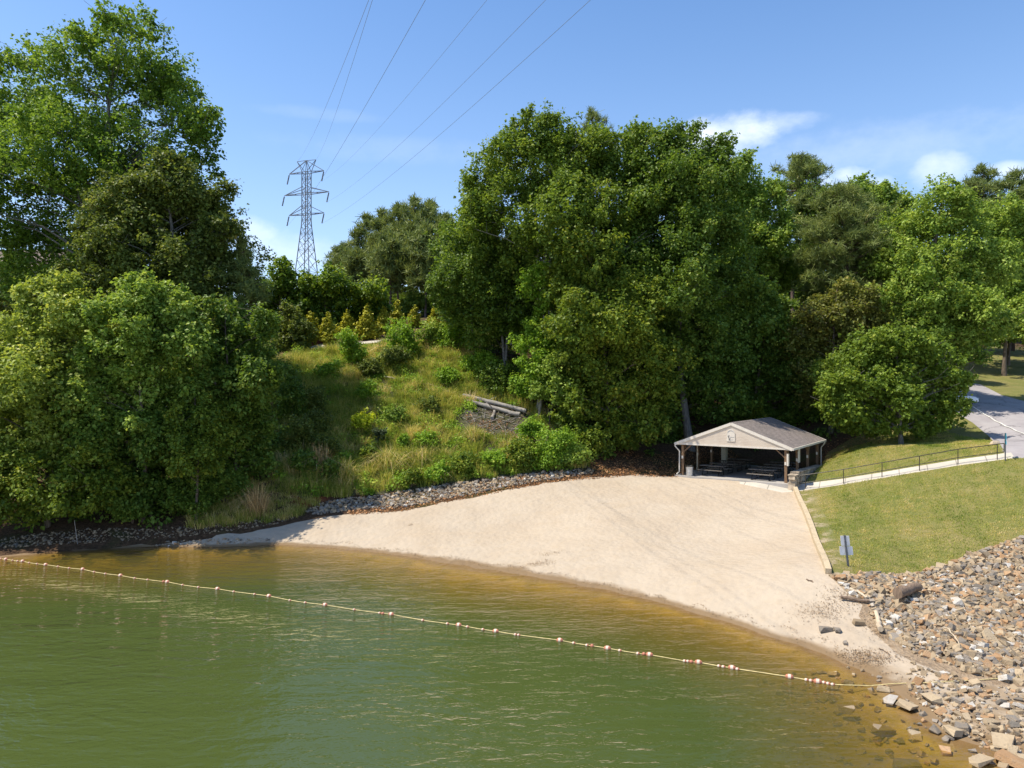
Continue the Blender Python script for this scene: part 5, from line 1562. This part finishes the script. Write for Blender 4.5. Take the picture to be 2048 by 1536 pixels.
gp = np.array([p[:2] for p in hits(GRASS_PX)])
rs = np.random.RandomState(500)
n = 15000
x = rs.uniform(gp[:, 0].min(), gp[:, 0].max(), n); y = rs.uniform(gp[:, 1].min(), gp[:, 1].max(), n)
k = in_poly(x, y, gp)
lg = hit(990, 838); k &= ((x - lg[0]) / 3.7) ** 2 + ((y - lg[1] + .3) / 2.5) ** 2 > 1
lg2 = hit(1060, 880); k &= ((x - lg2[0]) / 3.2) ** 2 + ((y - lg2[1]) / 2.2) ** 2 > rs.rand(n) * 1.3
x, y = x[k][:3600], y[k][:3600]
z = H(x, y)
tn_ = vnoise(x, y, 5, 1); th = vnoise(x, y, 3.2, 2)
big_ = rs.rand(len(x)) < .26
hh = np.where(big_, rs.uniform(.9, 1.45, len(x)), np.clip(.6 + .25 * th + rs.randn(len(x)) * .16, .25, 1.1))
nbv = np.where(big_, 95, 34)
ct = np.clip(.34 + .24 * tn_ + rs.randn(len(x)) * .2, .08, .92)
idx = np.repeat(np.arange(len(x)), nbv); kk = len(idx)
off = rs.randn(kk, 2) * np.where(big_, .24, .15)[idx][:, None]
bs = np.stack([x[idx] + off[:, 0], y[idx] + off[:, 1], z[idx] - .05], 1)
ang = np.arctan2(off[:, 1], off[:, 0]) + rs.randn(kk) * .5
V, f, tt = blades(rs, bs, hh[idx] * rs.uniform(.5, 1.15, kk), np.abs(rs.randn(kk)) * .35 + .22, rs.uniform(.018, .036, kk), ct[idx] + rs.randn(kk) * .13, arch=.55, ang=ang)
o = mesh_np('tall_grass', V, [f], LM['grass'], fattr=dict(tint=tt)); tag(o, 'tall green and straw coloured wild grass covering the hillside', 'grass', kind='stuff')


def grass_clump(label, px, py, hpx, leaf, seed, nbl=420, spread=.35, lean=.5, wd_=.03, cat='grass clump'):
    rs = np.random.RandomState(seed)
    g = hit(px, py); h = hpx / F * g[1]
    bs = np.stack([rs.randn(nbl) * spread * .5, rs.randn(nbl) * spread * .5, np.full(nbl, -.05)], 1)
    V, f, tt = blades(rs, bs, h * rs.uniform(.45, 1.05, nbl), np.abs(rs.randn(nbl)) * lean + .05, rs.uniform(.6, 1.4, nbl) * wd_, rs.uniform(0, 1, nbl), arch=.6)
    o = mesh_np('grass_clump', V, [f], LM[leaf], fattr=dict(tint=tt)); o.location = g
    tag(o, label, cat)


grass_clump('tall dead straw coloured pampas clump at the shore beside the dark bank', 515, 1030, 78, 'straw', 520, 380, .5, .6, .024)
grass_clump('large arching green grass clump low on the hillside', 775, 940, 62, 'grass', 521, 500, .6, .75, .035)
grass_clump('arching pinkish grass clump right of the large green clump', 840, 930, 46, 'grass', 522, 380, .6, .7, .035)
grass_clump('straw grass clump in the tree shadow on the hillside', 640, 950, 70, 'straw', 523, 420, .6, .5, .035)
grass_clump('grass clump at the foot of the shadowed hillside', 690, 968, 60, 'grass', 524, 420, .6, .6, .035)
grass_clump('round grass clump right below the log pile', 945, 885, 44, 'grass', 525, 380, .5, .6, .035)
grass_clump('tawny rounded grass clump on the crest beside the path end', 768, 712, 40, 'grass', 526, 380, .8, .7, .045)

# weeds among the hillside grass
rs = np.random.RandomState(528)
x = rs.uniform(gp[:, 0].min(), gp[:, 0].max(), 3000); y = rs.uniform(gp[:, 1].min(), gp[:, 1].max(), 3000)
k = in_poly(x, y, gp) & (vnoise(x, y, 4, 31) + rs.randn(3000) * .25 > .12) & (((x - lg[0]) / 3.2) ** 2 + ((y - lg[1] + .6) / 1.7) ** 2 > 1)
x, y = x[k][:620], y[k][:620]
sz = rs.uniform(.2, .6, len(x)) * np.where(rs.rand(len(x)) < .15, 1.5, 1)
C = np.stack([x, y, H(x, y) + sz * .5], 1)
V, tint = leaf_cloud(rs, C, np.stack([sz, sz, sz * .8], 1), (150 * sz + 25).astype(int), .17, .13, ctint=rs.uniform(.3, .8, len(C)), shell=.1)
o = mesh_np('hillside_weeds', V, [quads(len(V))], LM['bright'], fattr=dict(tint=tint)); tag(o, 'leafy green weeds mixed into the tall grass of the hillside', 'weeds', kind='stuff')

# weeds and grass at the foot of the left bank
wp = np.array([p[:2] for p in hits([(380, 1060), (470, 1052), (560, 1040), (625, 1022), (640, 1000), (560, 940), (500, 900), (430, 960), (380, 1020)])])
x = rs.uniform(wp[:, 0].min(), wp[:, 0].max(), 5000); y = rs.uniform(wp[:, 1].min(), wp[:, 1].max(), 5000)
k = in_poly(x, y, wp); x, y = x[k][:520], y[k][:520]
idx = np.repeat(np.arange(len(x)), 34); kk = len(idx); off = rs.randn(kk, 2) * .16
bs = np.stack([x[idx] + off[:, 0], y[idx] + off[:, 1], H(x, y)[idx] - .05], 1)
V, f, tt = blades(rs, bs, rs.uniform(.25, .9, len(x))[idx] * rs.uniform(.5, 1.15, kk), np.abs(rs.randn(kk)) * .4 + .2, rs.uniform(.015, .03, kk), rs.uniform(.15, .75, len(x))[idx] + rs.randn(kk) * .13, arch=.6, ang=np.arctan2(off[:, 1], off[:, 0]))
o = mesh_np('bank_grass', V, [f], LM['grass'], fattr=dict(tint=tt)); tag(o, 'rough grass at the foot of the dark left bank above the shore', 'grass', kind='stuff')

# undergrowth carpets under the trees
rs = np.random.RandomState(530)
UP = [(-200, 1085), (60, 1062), (220, 1055), (400, 1035), (520, 1000), (540, 900), (520, 800), (560, 740), (600, 700), (560, 660), (-200, 700)]
UR = [(1140, 880), (1200, 930), (1290, 915), (1340, 905), (1380, 880), (1640, 890), (1700, 850), (1830, 790), (1850, 720), (1700, 640), (1000, 640), (900, 680), (940, 705), (1020, 740), (1040, 800)]
Cs = []
for poly, nn in ((UP, 330), (UR, 420)):
    g = np.array([p[:2] for p in hits(poly)])
    x = rs.uniform(g[:, 0].min(), g[:, 0].max(), nn * 4); y = rs.uniform(g[:, 1].min(), g[:, 1].max(), nn * 4)
    k = in_poly(x, y, g)
    x, y = x[k][:nn], y[k][:nn]
    a, b = pav_local(x, y)
    k = ~((a > -1.5) & (a < 9.5) & (b > -2) & (b < 11.5)); x, y = x[k], y[k]
    Cs.append(np.stack([x, y, H(x, y) + .15], 1))
C = np.concatenate(Cs)
sz = rs.uniform(.4, 1.1, len(C))
V, tint = leaf_cloud(rs, C, np.stack([sz, sz, sz * .7], 1), (70 * sz * sz + 25).astype(int), .26, .2, ctint=rs.uniform(.25, .6, len(C)))
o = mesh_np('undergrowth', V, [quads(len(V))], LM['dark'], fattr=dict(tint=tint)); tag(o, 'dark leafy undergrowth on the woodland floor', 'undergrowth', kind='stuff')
print('LEAVES', LEAFCOUNT[0])
# ------------------------------------------------------------------ stones
def m_rock(name, attr):
    m, nt = mat_new(name)
    v = objpos(nt)
    if attr: t = nd(nt, 'Attribute', dict(attribute_name='tint')).outputs['Fac']
    else: t = nd(nt, 'SeparateColor', Color=nd(nt, 'ObjectInfo').outputs['Color']).outputs[0]
    n = noise(nt, v, 3.5 if attr else 3.0, 5, .7)
    c = ramp(nt, t, [(0, (.14, .122, .10)), (.28, (.28, .245, .205)), (.34, (.25, .185, .115)), (.62, (.44, .345, .225)), (.66, (.31, .18, .09)), (.80, (.42, .27, .15)), (.84, (.42, .385, .335)), (1.0, (.54, .51, .455))])
    c = mixc(nt, math_(nt, 'MULTIPLY', smooth01(nt, n, .45, .72), .6), c, (.33, .24, .15))
    c = mixc(nt, math_(nt, 'MULTIPLY', smooth01(nt, noise(nt, v, 11, 4), .55, .75), .4), c, (.13, .11, .09))
    b = nd(nt, 'BsdfPrincipled', Base_Color=c, Roughness=.9)
    b.inputs['Specular IOR Level'].default_value = .2
    nt.links.new(bump(nt, noise(nt, v, 8, 5, .75), .7, .06), b.inputs['Normal'])
    out(nt, b.outputs[0]); return m


MR, MRS = m_rock('riprap_rock', False), m_rock('riprap_rock_small', True)


def hull(seed, flat=.55, n=15):
    r = random.Random(seed)
    bm = bmesh.new()
    for sx in (-1, 1):
        for sy in (-1, 1):
            for sz in (-1, 1):
                bm.verts.new((sx * .5 * r.uniform(.5, 1.0), sy * .38 * r.uniform(.4, 1.05), sz * .5 * flat * r.uniform(.45, 1.05)))
    for _ in range(n - 10):
        a = r.uniform(0, 6.28); bm.verts.new((.5 * math.cos(a) * r.uniform(.8, 1.1), .4 * math.sin(a) * r.uniform(.8, 1.1), r.uniform(-.3, .3) * flat))
    g = bmesh.ops.convex_hull(bm, input=bm.verts[:])
    bmesh.ops.delete(bm, geom=[v for v in bm.verts if not v.link_faces], context='VERTS')
    bmesh.ops.triangulate(bm, faces=bm.faces)
    bmesh.ops.recalc_face_normals(bm, faces=bm.faces)
    return bm


HB = [hull(900 + i, .34 + .08 * (i % 5), 10 + (i % 3 == 0)) for i in range(14)]
HV = [np.array([v.co[:] for v in b.verts]) for b in HB]
for b in HB: b.verts.index_update()
HF = [np.array([[v.index for v in f.verts] for f in b.faces]) for b in HB]


def stone_heap(name, label, pos, size, tint, seed, tilt=.45, kind='stuff', sink=.15):
    rs = np.random.RandomState(seed)
    Vs, Fs, Ts = [], [], []
    o = 0
    a = rs.rand(len(pos)) * 6.28; tx = rs.randn(len(pos)) * tilt; ty = rs.randn(len(pos)) * tilt; kk = rs.randint(0, 14, len(pos))
    for i in range(len(pos)):
        v = HV[kk[i]] * size[i]
        ca, sa, cx_, sx_, cy_, sy_ = math.cos(a[i]), math.sin(a[i]), math.cos(tx[i]), math.sin(tx[i]), math.cos(ty[i]), math.sin(ty[i])
        Rm = np.array([[ca, -sa, 0], [sa, ca, 0], [0, 0, 1]]) @ np.array([[1, 0, 0], [0, cx_, -sx_], [0, sx_, cx_]]) @ np.array([[cy_, 0, sy_], [0, 1, 0], [-sy_, 0, cy_]])
        Vs.append(v @ Rm.T + pos[i] + np.array([0, 0, size[i] * sink])); Fs.append(HF[kk[i]] + o); Ts.append(np.full(len(HF[kk[i]]), tint[i])); o += len(v)
    ob = mesh_np(name, np.concatenate(Vs), [np.concatenate(Fs)], MRS, fattr=dict(tint=np.concatenate(Ts)))
    tag(ob, label, 'stones', kind=kind); return ob


def scatter(poly_px, n, seed):
    g = np.array([p[:2] for p in hits(poly_px)])
    rs = np.random.RandomState(seed)
    x = rs.uniform(g[:, 0].min(), g[:, 0].max(), n * 8); y = rs.uniform(g[:, 1].min(), g[:, 1].max(), n * 8)
    k = in_poly(x, y, g); x, y = x[k][:n], y[k][:n]
    return np.stack([x, y, H(x, y)], 1)


def rock_tint(rs, n, p=(.27, .50, .17, .06)):
    k = rs.choice(4, n, p=p)
    lo = np.array([.0, .35, .67, .86])[k]; hi = np.array([.27, .61, .79, 1.0])[k]
    return lo + (hi - lo) * rs.rand(n)


RB = [(1660, 1152), (1700, 1152), (1800, 1150), (1850, 1143), (1900, 1128), (1960, 1103), (2052, 1072), (2140, 1055), (2150, 1400), (2052, 1372), (1960, 1352), (1870, 1322), (1825, 1305), (1790, 1285), (1768, 1262), (1745, 1240), (1735, 1205), (1700, 1188)]
RBL = [(1825, 1325), (1870, 1340), (1960, 1368), (2052, 1376), (2140, 1395), (2140, 1540), (2060, 1545), (1980, 1500), (1900, 1455), (1850, 1415), (1810, 1370)]
rs = np.random.RandomState(600)
p1 = scatter(RB, 6800, 601); p2 = scatter(RBL, 800, 602)
s1 = np.clip(rs.lognormal(-1.62, .40, len(p1)), .08, .42); s2 = np.clip(rs.lognormal(-2.1, .45, len(p2)), .05, .35)
p3 = scatter([(1500, 1350), (1700, 1335), (1760, 1350), (1850, 1430), (1990, 1510), (2100, 1545), (1600, 1545), (1480, 1440)], 230, 603)
s3 = np.clip(rs.lognormal(-1.75, .5, len(p3)), .07, .45)
stone_heap('riprap_rubble', 'smaller mixed grey, tan and rust stones filling the bank between the bigger ones', np.concatenate([p1, p2, p3]), np.concatenate([s1, s2, s3]),
           np.concatenate([rock_tint(rs, len(p1)), rock_tint(rs, len(p2), (.18, .50, .18, .14)), rock_tint(rs, len(p3), (.5, .42, .08, 0.0))]), 604)
# the largest stones, each its own object
protoR = []
for i in range(14):
    me = bpy.data.meshes.new('riprap_stone'); HB[i].to_mesh(me); me.materials.append(MR); protoR.append(me)
cand = np.concatenate([scatter(RB, 700, 611), scatter(RBL, 55, 612)]); cand = cand[np.random.RandomState(613).permutation(len(cand))]
keep = []
for q_ in cand:
    px = CX + q_[0] / q_[1] * F; py = HY + (CAMZ - q_[2]) / q_[1] * F
    if px > 2040 or py > 1530: continue
    low = py > 1365
    s = float(np.clip(rs.lognormal(-1.08, .25), .25, .65))
    if all((q_[0] - k[0]) ** 2 + (q_[1] - k[1]) ** 2 > (.36 * (s + k[3])) ** 2 for k in keep): keep.append((q_[0], q_[1], q_[2], s, px, py))
    if len(keep) >= 290: break
bands = [(1190, 'just below the lawn edge'), (1245, 'on the upper bank'), (1300, 'on the middle bank'), (1352, 'low on the bank'), (1420, 'beside the rope end'), (1600, 'at the waterline')]
tn = rock_tint(rs, len(keep))
lab = {}
for i, k in enumerate(keep):
    cn = ['grey', 'tan', 'rust orange', 'pale whitish'][int(np.searchsorted([.30, .63, .82], tn[i]))]
    bn = next(b for lim, b in bands if k[5] < lim)
    sn = 'large' if k[3] > .38 else 'middling'
    lab.setdefault((cn, sn, bn), []).append((k[4], i))
ordl = {}
OD = ['first', 'second', 'third', 'fourth', 'fifth', 'sixth', 'seventh', 'eighth', 'ninth', 'tenth', 'eleventh', 'twelfth', 'thirteenth', 'fourteenth', 'fifteenth', 'sixteenth', 'seventeenth', 'eighteenth', 'nineteenth', 'twentieth', 'twenty-first', 'twenty-second', 'twenty-third', 'twenty-fourth', 'twenty-fifth']
for key, l in lab.items():
    l.sort()
    for j, (_, i) in enumerate(l): ordl[i] = '%s %s riprap stone %s%s' % (key[1], key[0], key[2], (', %s such from the left' % OD[min(j, 24)]) if len(l) > 1 else '')
for i, k in enumerate(keep):
    o = bpy.data.objects.new('riprap_stone', protoR[rs.randint(14)]); COL.objects.link(o)
    o.location = (k[0], k[1], k[2] + k[3] * .16); o.scale = (k[3], k[3] * rs.uniform(.8, 1.1), k[3] * rs.uniform(.7, 1.1))
    o.rotation_euler = (rs.randn() * .4, rs.randn() * .4, rs.rand() * 6.28)
    o.color = (tn[i], tn[i], tn[i], 1)
    tag(o, ordl[i], 'stone', 'riprap stones on the right bank')
BL = [(1652, 1262, 15, .5, .10, 'dark grey block shaped rock alone on the sand near the waterline', 0), (1675, 1263, 12, .5, .14, 'smaller dark rock on the sand right of the block shaped one', 0), (1692, 1412, 18, .6, .45, 'squarish tan boulder breaking the water surface below the rope', .10), (1782, 1402, 20, .2, .84, 'flat pale slab at the water edge below the rope', .06), (1815, 1418, 22, .3, .55, 'tan slab leaning at the water edge beside the flat pale one', .06),
      (1768, 1452, 24, .5, .40, 'brown boulder half in the shallow water', .03), (1862, 1410, 22, .25, .58, 'tan slab on the shore right of the leaning one', .02), (1818, 1512, 34, .45, .10, 'large dark submerged boulder in the shallows', -.2), (2005, 1492, 36, .22, .58, 'long flat tan slab at the lower right shore', .02), (2025, 1530, 34, .5, .70, 'orange tan boulder at the lower right picture corner', .02), (1960, 1532, 26, .5, .55, 'rounded tan boulder at the bottom edge of the picture', .05), (1905, 1470, 22, .6, .60, 'small orange boulder at the waterline', .05), (1720, 1250, 14, .6, .36, 'brown rock at the edge of the sand tongue', .03), (1690, 1288, 8, .6, .2, 'little stone on the sand below the driftwood', .0)]
for i, (px, py, w_, fl, t_, lb, up_) in enumerate(BL):
    D = wd(py) if py > 1390 and px < 1900 else hit(px, py)[1]
    x = (px - CX) / F * D; s = w_ / F * D * 2.0
    me = protoR[(i * 5 + 2) % 14]
    o = bpy.data.objects.new('boulder', me); COL.objects.link(o)
    o.location = (x, D, max(H1(x, D), -.25) + s * .12 + up_); o.scale = (s, s * .8, s * fl * 1.6); o.rotation_euler = (.1 * (i % 3 - 1), .12 * (i % 2), i * 1.3)
    o.color = (t_, t_, t_, 1); tag(o, lb, 'boulder')

# grey stone strip at the foot of the hillside, dark stones along the left shore
LS = [(610, 1024), (640, 1030), (720, 1020), (800, 1015), (850, 1008), (900, 996), (980, 982), (1050, 968), (1130, 956), (1190, 946), (1180, 938), (1100, 944), (1000, 955), (930, 964), (850, 974), (780, 988), (700, 996), (640, 1006)]
pA = scatter(LS, 1900, 621); sA = np.clip(rs.lognormal(-1.72, .36, len(pA)), .09, .45)
LD = [(-120, 1105), (0, 1098), (150, 1088), (240, 1082), (320, 1076), (400, 1070), (480, 1062), (560, 1046), (600, 1034), (590, 1020), (480, 1045), (300, 1058), (0, 1078), (-120, 1088)]
pB = scatter(LD, 1000, 622); sB = np.clip(rs.lognormal(-2.25, .4, len(pB)), .05, .25)
pC = scatter([(300, 1092), (400, 1092), (520, 1088), (540, 1080), (440, 1078), (330, 1084)], 90, 623); sC = np.clip(rs.lognormal(-2.0, .4, len(pC)), .06, .3)
stone_heap('bank_stones', 'grey broken stones in a band along the foot of the hillside and the left shore', np.concatenate([pA, pB, pC]), np.concatenate([sA, sB, sC]),
           np.concatenate([rock_tint(rs, len(pA), (.50, .37, .05, .08)), rs.choice([.05, .35, .38, .42], len(pB)) + rs.rand(len(pB)) * .03, rock_tint(rs, len(pC), (.3, .5, .1, .1))]), 624)

# ------------------------------------------------------------------ dead wood
def log(name, label, a, b, r0, r1, m, cat='log', lift=.5, n=9, seed=1, group=None, stubs=0, bend=.03):
    rs = np.random.RandomState(seed)
    A = hit(*a); B = hit(*b)
    A[2] += r0 * lift; B[2] += r1 * lift
    mid_g = H1(*((A + B) / 2)[:2])
    pts_, rad = [], []
    Ln = np.linalg.norm(B - A)
    for i in range(n):
        f = i / (n - 1)
        p = A + (B - A) * f + np.array([0, 0, math.sin(f * 3.14) * bend * Ln]) + rs.randn(3) * .02
        gz = H1(p[0], p[1]); p[2] = max(p[2], gz + .4 * r0)
        pts_.append(p - A); rad.append((r0 + (r1 - r0) * f) * rs.uniform(.9, 1.1))
    mb = MB(); mb.tube([tuple(p) for p in pts_], rad, 9)
    for _ in range(stubs):
        f = rs.randint(1, n - 1); p = pts_[f]; d = rs.randn(3); d[2] = abs(d[2]); d /= np.linalg.norm(d)
        mb.tube([tuple(p), tuple(p + d * r0 * rs.uniform(2.5, 5))], [r0 * .35, r0 * .12], 5)
    o = mb.build(name, m); o.location = A; tag(o, label, cat, group); return o


log('log', 'long grey weathered log on top of the brush pile on the hillside', (926, 799), (1053, 833), .17, .21, M['logw'], lift=2.4, seed=1, stubs=3, bend=.0)
log('log', 'second long grey log lying in front of the topmost one on the hillside', (931, 807), (1040, 836), .18, .20, M['logw'], lift=1.5, seed=2, stubs=3, bend=.0)
log('log', 'short brown log under the left ends of the long logs', (925, 806), (985, 820), .17, .15, M['logb'], lift=1.4, seed=3, bend=.0)
log('log', 'short log crossing under the long logs near the middle', (973, 812), (992, 797), .14, .10, M['logw'], lift=1.2, seed=4, bend=.0)
log('log', 'stubby grey log pointing at the viewer below the long logs', (984, 842), (990, 822), .16, .13, M['logw'], lift=1.2, seed=5, bend=.0)
log('log', 'grey log end beside the foot of the young tree', (1062, 818), (1086, 822), .16, .12, M['logw'], lift=1.2, seed=6, bend=.0)
log('log', 'half buried grey log between the bushes right of the brush pile', (1094, 846), (1128, 868), .15, .13, M['logw'], lift=1, seed=7, bend=.0)
for i, (a, b) in enumerate([((918, 722), (932, 729)), ((925, 741), (936, 749)), ((768, 762), (792, 764)), ((850, 775), (885, 784))]):
    log('fallen_branch', ['pale fallen branch high on the right of the hillside', 'pale fallen branch just below the highest one on the hillside', 'pale fallen branch in the grass at the upper middle of the hillside', 'thin pale fallen branch left of the log pile'][i], a, b, .06, .04, M['pale'], 'branch', lift=7, seed=20 + i, bend=.02)
log('driftwood_log', 'thick dark brown driftwood log lying on the riprap', (1797, 1206), (1836, 1190), .22, .19, M['logb'], lift=1.9, seed=30, bend=.0)
log('driftwood_branch', 'long curved brown driftwood branch at the upper edge of the sand tongue', (1682, 1201), (1738, 1208), .075, .06, M['logb'], 'driftwood', lift=2, seed=31, bend=.02)
log('driftwood_branch', 'pale straight driftwood piece above the curved brown branch', (1701, 1186), (1737, 1203), .06, .05, M['pale'], 'driftwood', lift=2.6, seed=32)
log('driftwood_board', 'pale upright driftwood plank at the foot of the riprap', (1752, 1229), (1762, 1268), .085, .10, M['pale'], 'driftwood', lift=1.6, seed=33, bend=.0)
log('driftwood_branch', 'thin pale curved stick on the middle of the riprap', (1888, 1275), (1917, 1302), .028, .018, M['pale'], 'driftwood', lift=14, seed=34, bend=.12)
log('driftwood_branch', 'long thin twig lying across the upper riprap', (1828, 1225), (1892, 1222), .02, .014, M['pale'], 'driftwood', lift=16, seed=35)
log('stick', 'small brown stick alone on the sand below the timber edging', (1613, 1160), (1628, 1165), .035, .03, M['logb'], 'stick', lift=1, seed=36)
log('stick', 'thin dark stick on the low sand beside the wrack', (1759, 1298), (1782, 1311), .022, .014, M['logb'], 'stick', lift=1, seed=37)
a = hit(156, 1088)
mb = MB(); mb.tube([(0, 0, -.2), (-.12, 0, .7), (-.22, .0, 1.45)], [.022, .02, .014], 6); o = mb.build('stake', M['logw']); o.location = a; tag(o, 'thin pale leaning stake at the waterline under the left trees', 'stake')
a = hit(1074, 836)
mb = MB(); mb.lathe([(.42, -.2), (.36, .1), (.30, .32), (.27, .36), (.02, .38)], 12); o = mb.build('tree_stump', M['logw']); o.location = a; tag(o, 'grey tree stump at the foot of the slender pale trunked tree', 'stump')

rs = np.random.RandomState(640)
mb = MB()
for poly, n in (([(925, 805), (1050, 836), (1075, 870), (1080, 905), (1030, 905), (960, 870), (920, 835)], 420), ([(1090, 850), (1130, 860), (1175, 905), (1150, 925), (1110, 890)], 150)):
    for q_ in scatter(poly, n, 641 + n):
        l = rs.uniform(.2, 1.3); a = rs.rand() * 6.28; d = np.array([math.cos(a), math.sin(a), rs.randn() * .35]) * l
        r = rs.uniform(.008, .035)
        e_ = q_ + d; e_[2] = max(e_[2], H1(e_[0], e_[1]) + .03)
        mb.tube([tuple(q_ + np.array([0, 0, .06])), tuple(e_)], [r, r * .5], 4, m=int(rs.rand() < .4), caps=False)
tag(mb.build('brush_sticks', [M['logw'], M['logb']]), 'tangle of grey brown dead sticks below the hillside logs', 'brush', kind='stuff')


# ------------------------------------------------------------------ litter, wrack, lawn blades
def flakes(name, label, pos, size, mat, seed, flat=.35, lift=.02):
    rs = np.random.RandomState(seed); k = len(pos)
    nr = unit(np.array([0, 0, 1.0]) + rs.randn(k, 3) * flat); t = unit(np.cross(nr, rs.randn(k, 3))); b = np.cross(nr, t)
    s = size[:, None]; p = pos + np.array([0, 0, lift]) + rs.rand(k, 1) * np.array([0, 0, .03])
    V = np.empty((k, 4, 3)); V[:, 0] = p - t * s * .5; V[:, 1] = p + b * s * .3; V[:, 2] = p + t * s * .5; V[:, 3] = p - b * s * .3
    o = mesh_np(name, V.reshape(-1, 3), [quads(k * 4)], mat, fattr=dict(tint=np.clip(rs.randn(k) * .22 + .42, 0, 1)))
    tag(o, label, 'litter', kind='stuff'); return o


rs = np.random.RandomState(650)
pl_ = [scatter([(1180, 945), (1380, 955), (1400, 925), (1480, 915), (1440, 880), (1340, 905), (1250, 900), (1160, 915)], 5200, 651), scatter([(1000, 958), (1130, 948), (1230, 945), (1250, 953), (1130, 962), (1050, 975), (900, 1004), (820, 1021), (700, 1030), (690, 1020), (860, 996)], 2600, 652),
       scatter([(1095, 838), (1140, 850), (1180, 910), (1150, 930), (1080, 860)], 700, 653), scatter([(1640, 930), (1740, 885), (1740, 860), (1640, 890)], 500, 655), scatter([(930, 830), (1060, 850), (1080, 910), (960, 880)], 1300, 656)]
pos = np.concatenate(pl_)
a_, b_ = pav_local(pos[:, 0], pos[:, 1]); k = ~((a_ > -.5) & (a_ < 8) & (b_ > -.6) & (b_ < 9.6)); pos = pos[k]
flakes('leaf_litter', 'brown fallen leaves scattered under the trees and along the stone strip', pos, rs.uniform(.07, .2, len(pos)), LM['litter'], 660)
ws = []
for i in range(len(SH) - 1):
    a, b = SH[i], SH[i + 1]
    if a[0] < -20 or b[0] > 15.2: continue
    n = int(np.linalg.norm(b - a) * 42)
    f = rs.rand(n)[:, None]
    d = (b - a)[:2]; d /= np.linalg.norm(d); nn = np.array([-d[1], d[0]])
    off = .45 + .22 * np.sin(f * 9 + i) + rs.randn(n, 1) * .10
    xy = a[:2] + (b - a)[:2] * f + nn * off
    ws.append(xy)
for (px, py, rx, ry, n) in [(1648, 1222, 1.1, .7, 620), (1735, 1318, 1.0, .45, 900), (1715, 1308, .9, .4, 400), (1078, 1127, .8, .5, 340), (1690, 1190, .9, .8, 500), (1100, 1108, .7, .3, 120), (1755, 1262, .5, .8, 200), (820, 1050, .3, .15, 30)]:
    g = hit(px, py)
    ws.append(g[:2] + rs.randn(n, 2) * np.array([rx, ry]) * .55)
xy = np.concatenate(ws); pos = np.column_stack([xy, H(xy[:, 0], xy[:, 1])]); pos = pos[pos[:, 2] > .015]
flakes('shore_debris', 'thin dark wrack line of bark and leaf bits along the water edge', pos, rs.uniform(.025, .075, len(pos)), LM['wrack'], 661)

lg_ = np.array([p[:2] for p in Z['lawn']])
rs = np.random.RandomState(670)
n = 260000
x = rs.uniform(15, 36, n); y = rs.uniform(30, 60, n)
k = in_poly(x, y, lg_) & ~in_poly(x, y, Z['sidewalk']) & ~in_poly(x, y, Z['parking_lot']) & ((x / y) < .78)
dens_ = vnoise(x, y, 2.2, 9) * .5 + .5
k &= rs.rand(n) < np.where(vnoise(x, y, 1.6, 21) + .6 * vnoise(x, y, 5, 22) > .62, .12, .35 + .5 * dens_)
a_, b_ = pav_local(x, y); k &= ~((a_ > -.5) & (a_ < 8.5) & (b_ > -1.5) & (b_ < 9.6))
tl = np.abs((x - tim[0][0]) * (tim[-1][1] - tim[0][1]) - (y - tim[0][1]) * (tim[-1][0] - tim[0][0])) / np.linalg.norm((tim[-1] - tim[0])[:2])
k &= (tl > 1.1) | (rs.rand(n) < .25)
x, y = x[k], y[k]
bs = np.stack([x, y, H(x, y) - .01], 1)
V, f, tt = blades(rs, bs, rs.uniform(.05, .12, len(x)), np.abs(rs.randn(len(x))) * .6 + .2, rs.uniform(.014, .03, len(x)), .40 + .36 * vnoise(x, y, 3.5, 4) + .25 * vnoise(x, y, .9, 5) + rs.randn(len(x)) * .14)
o = mesh_np('lawn_grass', V, [f], LM['grass'], fattr=dict(tint=tt)); tag(o, 'short mown lawn grass blades', 'grass', kind='stuff')
